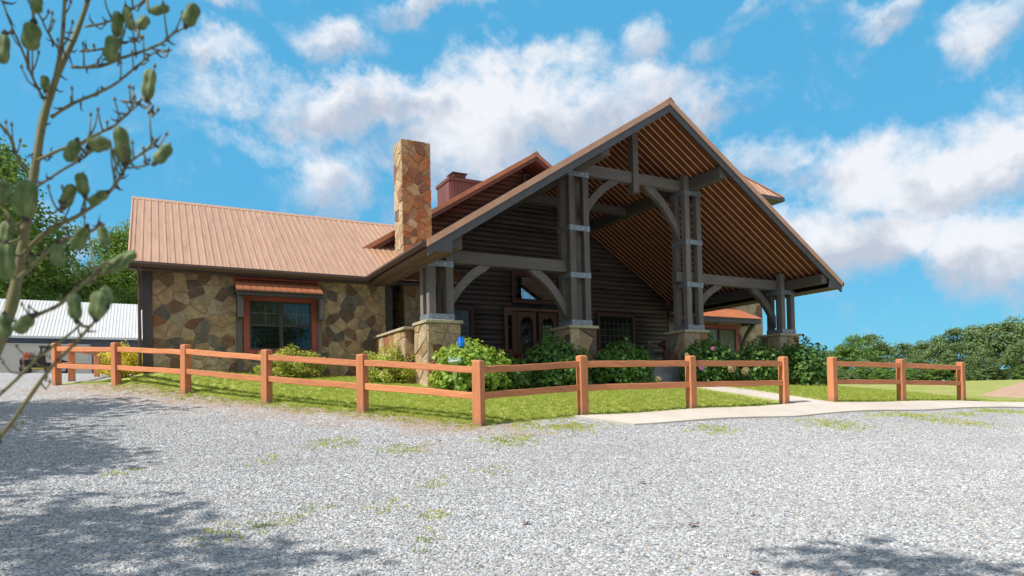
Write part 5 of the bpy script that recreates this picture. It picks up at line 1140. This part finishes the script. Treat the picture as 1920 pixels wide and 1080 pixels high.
part(MB().box(.15, .29, -.12, -.03, -.3, 2.45).box(8.71, 8.85, -.12, -.03, -.3, 2.45).box(.15, 8.85, -.12, -.03, 2.36, 2.48), 'door_trim', 'tan_door', gd)
part(MB().box(14.1, 14.5, -.25, -.03, 2.05, 2.12), 'wall_lamp', 'white', barn)
# ------------------------------------------------------------------ utility vehicle in front of it
ux, uy = -6.85, 54.4
utv = tag(empty('utility_vehicle', (ux, uy, g1(ux, uy))), 'dark utility vehicle with a green roof and an orange triangle, parked at the barn', 'utility vehicle')
for x in (-1.05, 1.05):
    for y in (-.62, .62):
        w = MB(); n = 14
        vs = []; 
        w.tube([(x, y - .12, .33), (x, y - .10, .33), (x, y + .10, .33), (x, y + .12, .33)], [.26, .33, .33, .26], 14)
        wo_ = part(w, 'wheel', 'tyre', utv); part(MB().tube([(x, y - .125, .33), (x, y + .125, .33)], .15, 10), 'rim', 'stake', wo_)
ub = MB(); ub.box(-1.35, .0, -.60, .60, .62, .98).box(-1.30, 1.35, -.5, .5, .38, .60).hexa([(.75, -.6, .5), (1.5, -.55, .5), (1.5, .55, .5), (.75, .6, .5), (.75, -.6, 1.08), (1.45, -.5, .85), (1.45, .5, .85), (.75, .6, 1.08)])
part(ub, 'body', 'black', utv, bevel=.03)
part(MB().box(-.05, .45, -.55, .55, .60, .80).box(-.12, .05, -.55, .55, .8, 1.28), 'seat', 'black', utv, bevel=.03)
cg = MB()
for y in (-.58, .58): cg.tube([(-.15, y, .6), (-.2, y, 1.82), (.55, y, 1.86), (.85, y, 1.05)], .035, 6); cg.tube([(-1.3, y, .98), (-1.3, y, 1.1), (-.2, y, 1.1)], .02, 5)
cg.tube([(-.2, -.58, 1.82), (-.2, .58, 1.82)], .03, 6).tube([(.55, -.58, 1.86), (.55, .58, 1.86)], .03, 6)
part(cg, 'roll_cage', 'black', utv); part(MB().box(-.32, .72, -.66, .66, 1.87, 1.93), 'roof', 'utv_green', utv, bevel=.02)
part(MB().hexa([(.56, -.55, 1.15), (.58, -.55, 1.15), (.58, .55, 1.15), (.56, .55, 1.15), (.50, -.55, 1.8), (.52, -.55, 1.8), (.52, .55, 1.8), (.50, .55, 1.8)]), 'windscreen', 'pane', utv)
part(MB().prism([(-1.22, -.70, 1.06), (-.66, -.70, 1.06), (-.94, -.70, 1.52)], (0, .02, 0)), 'slow_vehicle_triangle', 'orange_sign', utv)
part(MB().box(-.9, 1.1, -.66, -.60, .36, .44), 'side_step', 'yellow', utv); part(MB().tube([(.45, -.3, 1.0), (.28, -.3, 1.2)], .02, 6).tube([(.28, -.3 + .17 * math.sin(i * .524), 1.2 + .17 * math.cos(i * .524)) if 0 else (.28 + .05 * math.cos(i * .524), -.3 + .17 * math.sin(i * .524), 1.2 + .15 * math.cos(i * .524)) for i in range(13)], .014, 5, False), 'steering_wheel', 'black', utv)
utv.rotation_euler = (0, 0, math.radians(6))
# ------------------------------------------------------------------ low copper-roofed outbuilding down the slope, right
ob = tag(empty('outbuilding', (45.0, 19.0, -3.0)), 'outbuilding down the slope at the right picture edge, only its copper hip roof showing', 'outbuilding')
ob.rotation_euler = (0, 0, math.radians(-27))
part(MB().box(.5, 9.5, .6, 7.4, -.5, 1.7), 'wall', 'stone_tan', ob)
orf = part(MB().box(.1, 9.9, .1, 7.9, 1.62, 1.74), 'roof', 'dark', ob); n_ = 20; wd = 10 / n_
for i in range(n_):
    xa, xb = i * wd, (i + 1) * wd - .03; la, lb = max(.01, min(xa, 10 - xa, 4)), max(.01, min(xb, 10 - xb, 4)); p = [(xa, 0, 1.75), (xb, 0, 1.75), (xb, lb, 1.75 + lb * .5), (xa, la, 1.75 + la * .5)]
    mb = MB().hexa([(x, y, z - .02) for x, y, z in p] + p); mb.bar((xa + wd / 2, 0, 1.76), (xa + wd / 2, min(la, lb), 1.76 + min(la, lb) * .5), .08, .10); part(mb, 'roof_panel', 'copper', orf)
part(MB().add([(0, 0, 1.75), (0, 8, 1.75), (4, 4, 3.75), (10, 0, 1.75), (10, 8, 1.75), (6, 4, 3.75)], [(0, 2, 1), (3, 4, 5), (1, 2, 5, 4)]), 'roof_slopes', 'copper', orf)
part(MB().bar((0, 0, 1.77), (4, 4, 3.77), .14, .05).bar((4, 4, 3.77), (6, 4, 3.77), .14, .05), 'ridge_cap', 'copper', orf)

# ------------------------------------------------------------------ porch furniture and garden ornaments
bn = tag(empty('porch_bench', (10.45, 20.2, .86)), 'reddish slatted wooden bench on the porch left of the front doors', 'bench')
part(MB().box(-.72, .72, -.42, -.34, .38, .44).box(-.72, .72, -.33, -.25, .38, .44).box(-.72, .72, -.24, -.16, .38, .44).box(-.72, .72, -.15, -.07, .38, .44).box(-.72, .72, -.06, .02, .38, .44), 'seat', 'red_wood', bn)
for i in range(9): part(MB().box(-.66 + i * .155, -.66 + i * .155 + .085, .05, .075, .44, .80), 'back_slat', 'red_wood', bn)
part(MB().box(-.72, .72, .035, .09, .80, .87), 'top_rail', 'red_wood', bn)
for x in (-.70, .62):
    for y in (-.42, .02): part(MB().box(x, x + .08, y, y + .07, 0, .62 if y < 0 else .87), 'leg', 'red_wood', bn)
    part(MB().box(x - .01, x + .09, -.45, .09, .62, .66), 'armrest', 'red_wood', bn)
rc = tag(empty('porch_chair', (16.55, 18.9, .86), math.radians(35)), 'dark slat-backed rocking chair on the porch beside the carved post', 'chair')
for i in range(7): part(MB().bar((-.24 + i * .08, .22, .45), (-.24 + i * .08, .40, 1.12), .035, .02, (0, 1, 0)), 'back_slat', 'timber_z', rc)
part(MB().bar((-.30, .41, 1.15), (.30, .41, 1.15), .05, .10), 'top_rail', 'timber_x', rc)
part(MB().box(-.28, .28, -.28, .24, .40, .44), 'seat', 'timber_x', rc)
for x in (-.29, .29):
    part(MB().bar((x, .20, .1), (x, .42, 1.2), .04, .05, (0, 1, 0)), 'back_post', 'timber_z', rc); part(MB().bar((x, -.26, .08), (x, -.26, .66), .04, .04, (0, 1, 0)), 'leg', 'timber_z', rc)
    part(MB().box(x - .04, x + .04, -.32, .32, .66, .69), 'armrest', 'timber_y', rc)
    part(MB().tube([(x, -.5 + i * .11, .03 + .10 * ((i - 4.5) / 4.5) ** 2) for i in range(10)], .022, 6), 'rocker', 'timber_y', rc)
cp = tag(MB().lathe([(.16, 0), (.17, .12), (.09, .25), (.13, .42), (.08, .58), (.12, .72), (.07, .86), (.10, .98), (.30, 1.02), (.27, 1.10), (.10, 1.22), (.02, 1.25)], 10).build('carved_post', 'red_wood', smooth=True), 'reddish carved wooden post with a mushroom top on the porch beside the rocking chair', 'ornament')
cp.location = (17.15, 19.3, .86)
tl = tag(empty('glass_tulip_stake', Zp(6.12, 13.75)), 'blue glass tulip ornament on a thin stake before the left stone pier', 'garden ornament')
zt = 1.32 - tl.location.z
part(MB().tube([(0, 0, -.1), (0, 0, zt - .15)], .011, 6), 'stake', 'stake', tl)
for k in range(5):
    a = k * 1.2566; c, s_ = math.cos(a), math.sin(a); mb = MB(); pr_ = [(.008, -.15, .012), (.055, -.10, .035), (.072, -.02, .04), (.062, .07, .026), (.035, .12, .004)]; vs = []
    for r0, z0, w0 in pr_: vs += [(c * r0 + s_ * w0, s_ * r0 - c * w0, zt + z0), (c * (r0 + .012), s_ * (r0 + .012), zt + z0), (c * r0 - s_ * w0, s_ * r0 + c * w0, zt + z0)]
    mb.add(vs, [(i * 3 + j, i * 3 + j + 1, i * 3 + j + 4, i * 3 + j + 3) for i in range(4) for j in range(2)]); part(mb, 'petal', 'blue_glass', tl)
bb_ = tag(empty('glass_dish_stake', Zp(5.78, 13.35)), 'pale glass dish on a metal stake in front of the sunlit hydrangea', 'garden ornament'); zt = .80 - bb_.location.z
part(MB().tube([(0, 0, -.1), (0, 0, zt)], .010, 6), 'stake', 'stake', bb_)
part(MB().lathe([(.01, zt - .01), (.09, zt + .0), (.15, zt + .03), (.165, zt + .06), (.155, zt + .055), (.08, zt + .02), (.01, zt + .015)], 16), 'dish', 'pale_glass', bb_, smooth=True)
for k in range(6): part(MB().tube([(0, 0, zt), (.10 * math.cos(k), .10 * math.sin(k), zt + .08), (.16 * math.cos(k), .16 * math.sin(k), zt + .15)], [.012, .03, .006], 5), 'glass_leaf', 'pale_glass', bb_)

# fallen leaves and a few twigs on the gravel
for i, (x, y) in enumerate(((3.35, 3.0), (2.75, 4.9), (4.6, 5.6), (1.3, 10.8), (3.6, 9.0), (-.6, 11.8), (3.9, 4.1))):
    l = tag(bpy.data.objects.new('fallen_leaf', LEAFV[i % 4].copy()), 'dry brown fallen leaf lying on the gravel', 'leaf', 'dry leaves on the gravel'); C.objects.link(l)
    l.data.materials.clear(); l.data.materials.append(M['bracts'] if 'bracts' in M else M['red_wood']); l.location = (x, y, g1(x, y) + .03); l.rotation_euler = (.2, .1, i * 1.3); l.scale = (.09, .09, .05)

# ------------------------------------------------------------------ the yucca stalk beside the lens
STEMS=[
 ([[-0.2817, 1.3455, -0.0077], [-0.2471, 1.3334, 0.0602], [-0.2156, 1.3227, 0.1465], [-0.2007, 1.321, 0.2256], [-0.187, 1.3195, 0.3233], [-0.1747, 1.319, 0.4135], [-0.164, 1.3197, 0.4871], [-0.1437, 1.3152, 0.5614], [-0.1185, 1.3082, 0.6274], [-0.101, 1.3055, 0.6853], [-0.0882, 1.3054, 0.744]],0.01275,0.0038249999999999994),
 ([[-0.1534, 1.323, 0.4913], [-0.1209, 1.2825, 0.5027], [-0.0881, 1.2419, 0.5073], [-0.0563, 1.2019, 0.5139], [-0.0294, 1.1644, 0.5266], [0.0002, 1.1254, 0.5416], [0.0157, 1.0945, 0.5311]],0.0034,0.001275),
 ([[-0.1224, 1.3046, 0.5739], [-0.081, 1.2541, 0.5607], [-0.0489, 1.2083, 0.5597], [-0.0182, 1.1634, 0.5564], [0.0111, 1.1192, 0.556], [0.0229, 1.0845, 0.5537], [0.0415, 1.0461, 0.5506]],0.0034,0.00136),
 ([[-0.1122, 1.321, 0.6114], [-0.0772, 1.2571, 0.5922], [-0.0406, 1.1921, 0.5796], [-0.0196, 1.1356, 0.5649]],0.00255,0.0010199999999999999),
 ([[-0.1046, 1.3273, 0.659], [-0.0694, 1.2594, 0.64], [-0.0364, 1.1926, 0.6307], [-0.0096, 1.129, 0.6242]],0.00272,0.001275),
 ([[-0.1625, 1.3274, 0.5175], [-0.1724, 1.3096, 0.5349], [-0.1788, 1.29, 0.5511], [-0.1862, 1.2708, 0.5749], [-0.1969, 1.2533, 0.6017], [-0.204, 1.2339, 0.6268]],0.0029749999999999998,0.00136),
 ([[-0.1428, 1.3375, 0.6131], [-0.1544, 1.2981, 0.6207], [-0.1595, 1.2554, 0.6251], [-0.1724, 1.2168, 0.6301]],0.00255,0.00136),
 ([[-0.1546, 1.3231, 0.5173], [-0.1429, 1.2877, 0.5492], [-0.1323, 1.2531, 0.5747], [-0.125, 1.2201, 0.6027], [-0.1192, 1.1878, 0.6409]],0.00425,0.00272),
 ([[-0.1708, 1.3113, 0.4116], [-0.1387, 1.2727, 0.4193], [-0.1062, 1.234, 0.4231], [-0.0785, 1.1977, 0.4299], [-0.0552, 1.164, 0.4338], [-0.0377, 1.1333, 0.4431], [-0.023, 1.1041, 0.447], [-0.0156, 1.0789, 0.4499]],0.0034,0.00136),
 ([[-0.1775, 1.3045, 0.36], [-0.1334, 1.2538, 0.3809], [-0.1046, 1.2116, 0.3885], [-0.0862, 1.1751, 0.3922]],0.0028899999999999998,0.00153),
 ([[-0.192, 1.2919, 0.2467], [-0.1517, 1.2531, 0.2829], [-0.1127, 1.2153, 0.2979], [-0.0835, 1.1828, 0.3127], [-0.0628, 1.1549, 0.3271], [-0.0512, 1.132, 0.338], [-0.0363, 1.1072, 0.3578], [-0.0206, 1.0821, 0.3659], [-0.0047, 1.057, 0.3737], [0.0034, 1.0361, 0.3767]],0.00425,0.00136),
 ([[-0.0537, 1.1134, 0.328], [-0.0539, 1.1074, 0.3474], [-0.048, 1.0984, 0.3555]],0.0020399999999999997,0.001275),
 ([[-0.0325, 1.0902, 0.3473], [-0.0152, 1.0695, 0.347], [-0.0017, 1.0508, 0.346]],0.0017,0.0011049999999999999),
 ([[-0.1943, 1.2826, 0.2106], [-0.1716, 1.2445, 0.2221], [-0.1317, 1.1968, 0.2528], [-0.0937, 1.1506, 0.2596], [-0.0675, 1.1107, 0.2669]],0.0038249999999999994,0.002125),
 ([[-0.0646, 1.0537, 0.2], [-0.0741, 1.0732, 0.1897], [-0.0866, 1.0943, 0.1812], [-0.1047, 1.1186, 0.1689], [-0.1268, 1.1451, 0.1507], [-0.1528, 1.1735, 0.1408], [-0.1738, 1.1992, 0.132], [-0.1996, 1.2276, 0.1182], [-0.2312, 1.2594, 0.0936]],0.00255,0.0038249999999999994),
 ([[-0.0673, 1.0566, 0.1297], [-0.0896, 1.0842, 0.1068], [-0.1112, 1.1115, 0.084], [-0.1367, 1.1409, 0.059], [-0.1665, 1.173, 0.0178], [-0.1936, 1.2035, -0.0207], [-0.2212, 1.2342, -0.0522]],0.0020399999999999997,0.00425),
 ([[-0.0968, 1.0954, 0.1168], [-0.1187, 1.1247, 0.1002], [-0.1516, 1.1599, 0.077], [-0.1855, 1.196, 0.0445], [-0.2183, 1.2313, 0.0156]],0.0018700000000000001,0.00306),
 ([[-0.1861, 1.2973, 0.3871], [-0.1957, 1.2794, 0.4056], [-0.2004, 1.2587, 0.4271], [-0.2134, 1.2427, 0.4412]],0.0035700000000000003,0.00255),
 ([[-0.1771, 1.2843, 0.2292], [-0.1813, 1.2575, 0.2616], [-0.1894, 1.233, 0.2841]],0.0029749999999999998,0.00255),
 ([[-0.0424, 1.116, 0.4553], [-0.0201, 1.0966, 0.4461], [-0.0077, 1.0826, 0.4349], [-0.0036, 1.0731, 0.4217]],0.00153,0.0011049999999999999),
 ([[-0.139, 1.2055, 0.299], [-0.1234, 1.1742, 0.3047], [-0.1056, 1.1418, 0.3098]],0.0017,0.0011049999999999999),
]
PODS=[
 ([-0.1741, 1.2419, 0.5575],[-0.1644, 1.2357, 0.6061],0.0158),
 ([-0.2058, 1.2369, 0.5259],[-0.2012, 1.2334, 0.5778],0.0139),
 ([-0.1595, 1.2103, 0.6045],[-0.1569, 1.2083, 0.6337],0.0122),
 ([0.0401, 1.0469, 0.5508],[0.0543, 1.0385, 0.5841],0.0132),
 ([-0.0614, 1.1815, 0.536],[-0.0551, 1.1772, 0.5819],0.0125),
 ([-0.053, 1.1874, 0.5812],[-0.049, 1.1843, 0.6262],0.0118),
 ([-0.0303, 1.1749, 0.5921],[-0.039, 1.1788, 0.6312],0.0101),
 ([-0.0225, 1.1369, 0.5778],[-0.0075, 1.1284, 0.5974],0.0106),
 ([-0.0064, 1.1165, 0.5965],[0.0225, 1.1007, 0.6045],0.0113),
 ([-0.0104, 1.0763, 0.4445],[-0.0039, 1.0718, 0.4919],0.0132),
 ([-0.12, 1.1936, 0.3769],[-0.1056, 1.1852, 0.4105],0.0114),
 ([-0.0898, 1.1656, 0.3953],[-0.0608, 1.1498, 0.4033],0.0137),
 ([-0.0406, 1.1058, 0.3538],[-0.0476, 1.1083, 0.416],0.0157),
 ([-0.0024, 1.0512, 0.3452],[0.0194, 1.0389, 0.3736],0.0129),
 ([-0.1738, 1.2018, 0.2846],[-0.1685, 1.1977, 0.3449],0.0216),
 ([-0.125, 1.1977, 0.3064],[-0.1123, 1.1901, 0.3444],0.0122),
 ([-0.0963, 1.1819, 0.3235],[-0.1018, 1.1841, 0.3622],0.0114),
 ([-0.0893, 1.1671, 0.3077],[-0.0647, 1.1534, 0.3265],0.0113),
 ([-0.207, 1.2419, 0.3122],[-0.2065, 1.2408, 0.3546],0.0147),
 ([-0.109, 1.1452, 0.2314],[-0.0899, 1.1342, 0.2675],0.0117),
 ([-0.0652, 1.1102, 0.2301],[-0.0716, 1.1129, 0.2666],0.0108),
 ([-0.1316, 1.1805, 0.2106],[-0.1311, 1.1795, 0.2506],0.012),
 ([-0.0629, 1.0757, 0.1913],[-0.0335, 1.0593, 0.2138],0.0128),
 ([-0.0466, 1.0666, 0.2047],[-0.0258, 1.0551, 0.2177],0.0098),
 ([-0.0988, 1.0738, 0.1196],[-0.1015, 1.0744, 0.1606],0.0117),
 ([-0.0743, 1.0491, 0.12],[-0.0676, 1.0447, 0.1599],0.0152),
 ([-0.0603, 1.0526, 0.1392],[-0.0635, 1.0537, 0.1683],0.0095),
 ([-0.1832, 1.1763, 0.1112],[-0.1597, 1.1631, 0.1369],0.0139),
 ([-0.199, 1.1964, 0.1041],[-0.1986, 1.1953, 0.1417],0.0133),
 ([-0.2048, 1.243, 0.198],[-0.2041, 1.2415, 0.2567],0.0179),
 ([-0.2107, 1.2679, 0.249],[-0.2025, 1.2625, 0.2979],0.015),
 ([-0.1601, 1.3032, 0.5257],[-0.1598, 1.3025, 0.5521],0.0088),
]
yc = tag(empty('yucca_stalk', STEMS[0][0][0]), 'tall yucca stalk with green seed pods close to the lens at the left edge', 'plant'); yb = Vector(yc.location)
foot = Vector((STEMS[0][0][0][0] - .02, STEMS[0][0][0][1] - .05, g1(STEMS[0][0][0][0], STEMS[0][0][0][1])))
def smooth_pts(P_, k=4):
    P_ = [Vector(p) for p in P_]; out = []
    for i in range(len(P_) - 1):
        a, b, c, d = P_[max(0, i - 1)], P_[i], P_[i + 1], P_[min(len(P_) - 1, i + 2)]
        for j in range(k):
            t_ = j / k; out.append(.5 * ((2 * b) + (c - a) * t_ + (2 * a - 5 * b + 4 * c - d) * t_ * t_ + (3 * b - a - 3 * c + d) * t_ ** 3))
    out.append(P_[-1]); return out
rp = random.Random(3)
for i, (pts, r0, r1) in enumerate(STEMS):
    P_ = [Vector(p) - yb for p in pts]
    if i == 0: P_ = [foot - yb, (foot - yb) * .5 + Vector((-.01, 0, 0))] + P_
    P_ = smooth_pts(P_); n = len(P_); rad = [.82 * (r0 + (r1 - r0) * j / (n - 1)) * (1 + .12 * rp.uniform(-1, 1)) for j in range(n)]
    if i == 0: rad = [.016] * n; rad = [max(r1 * .8, .0095 * (1 - .70 * max(0, (j / (n - 1) - .22) / .78))) * (1 + .10 * rp.uniform(-1, 1)) for j in range(n)]
    mb = MB(); mb.tube(P_, rad, 8)
    o = part(mb, 'stalk' if i == 0 else 'branchlet', 'yucca', yc, smooth=True)
    mb = MB()   # dry bracts and flower scars
    cum = sum((P_[j + 1] - P_[j]).length for j in range(n - 1)); k = int(cum / (.022 if i else .05))
    for q in range(k):
        j = rp.randrange(1, n - 1); d = Vector((rp.gauss(0, 1), rp.gauss(0, 1), rp.gauss(.3, 1))).normalized(); L_ = rp.uniform(.007, .018)
        mb.tube([P_[j] + (P_[j + 1] - P_[j]) * rp.random(), P_[j] + d * (rad[j] + L_ * .6) , P_[j] + d * (rad[j] + L_) + Vector((0, 0, .003))], [.0022, .0013, .0003], 4)
    if mb.v: part(mb, 'bracts', 'bract', o)['kind'] = 'stuff'
# fine side twigs that carried fallen flowers
for pts, r0, r1 in STEMS[1:]:
    P_ = smooth_pts(pts); n = len(P_)
    for q in range(max(2, n // 3)):
        j = rp.randrange(2, n - 1); t_ = (P_[j] - P_[j - 1]).normalized(); sd_ = t_.cross(Vector((rp.gauss(0, 1), rp.gauss(0, 1), rp.gauss(0, 1)))).normalized(); L_ = rp.uniform(.02, .055)
        a = P_[j] - yb; b = a + (t_ * .55 + sd_ * .6 + Vector((0, 0, .3))) * L_ * .5; c = b + (t_ * .3 + sd_ * .4 + Vector((0, 0, .8))) * L_ * .5
        part(MB().tube([a, b, c], [.0016, .0013, .0010], 5).tube([c, c + Vector((0, 0, .006))], [.0026, .0008], 5), 'twig', 'yucca', yc, smooth=True)
def pod_mesh(seed):
    r_ = random.Random(seed); n, m_ = 18, 12; mb = MB(); vs = []
    for i in range(m_ + 1):
        t_ = i / m_; z = -1 + 2 * t_; base = math.sqrt(max(0, 1 - abs(z) ** 2.8)) * (1 - .13 * math.exp(-((z - .05) / .28) ** 2)); base = max(base, .04)
        for k in range(n):
            a = 2 * math.pi * k / n; rib = 1 - .40 * abs(math.cos(1.5 * a)) ** 7 - .03 * math.cos(6 * a); vs.append((base * rib * math.cos(a), base * rib * math.sin(a), z))
    fs = [(i * n + k, i * n + (k + 1) % n, (i + 1) * n + (k + 1) % n, (i + 1) * n + k) for i in range(m_) for k in range(n)] + [tuple(reversed(range(n))), tuple(range(m_ * n, m_ * n + n))]
    mb.add(vs, fs); me = mb.mesh('seed_pod', True); me.materials.append(M['pod']); return me
PM = [pod_mesh(k) for k in range(4)]
allp = [Vector(p) for pts, _, _ in STEMS for p in smooth_pts(pts)]
for i, (b, tpt, w) in enumerate(PODS):
    a = Vector(b); c = Vector(tpt); ax = (c - a); o = bpy.data.objects.new('seed_pod', PM[i % 4]); C.objects.link(o); o.parent = yc
    o.location = (a + c) / 2 - yb; o.rotation_euler = ax.to_track_quat('Z', 'Y').to_euler(); o.rotation_euler.rotate_axis('Z', i * 1.3); w *= rp.uniform(.74, .95); o.scale = (w, w * rp.uniform(.85, 1.0), ax.length / 2 * rp.uniform(.88, 1.0))
    near = min(allp, key=lambda p: min((p - a).length, (p - c).length)); e = a if (near - a).length < (near - c).length else c
    tip = e + ((a + c) / 2 - e) * .1
    part(MB().tube([near - yb, (near + e) / 2 - yb + Vector((0, 0, -.003)), tip - yb], [.0022, .0022, .003], 6), 'pod_stalk', 'yucca', yc, smooth=True)
    if rp.random() < .8: part(MB().tube([tip - yb, tip + (tip - (a + c) / 2).normalized() * .006 - yb], [w * .42, w * .15], 7), 'withered_calyx', 'bract', yc)
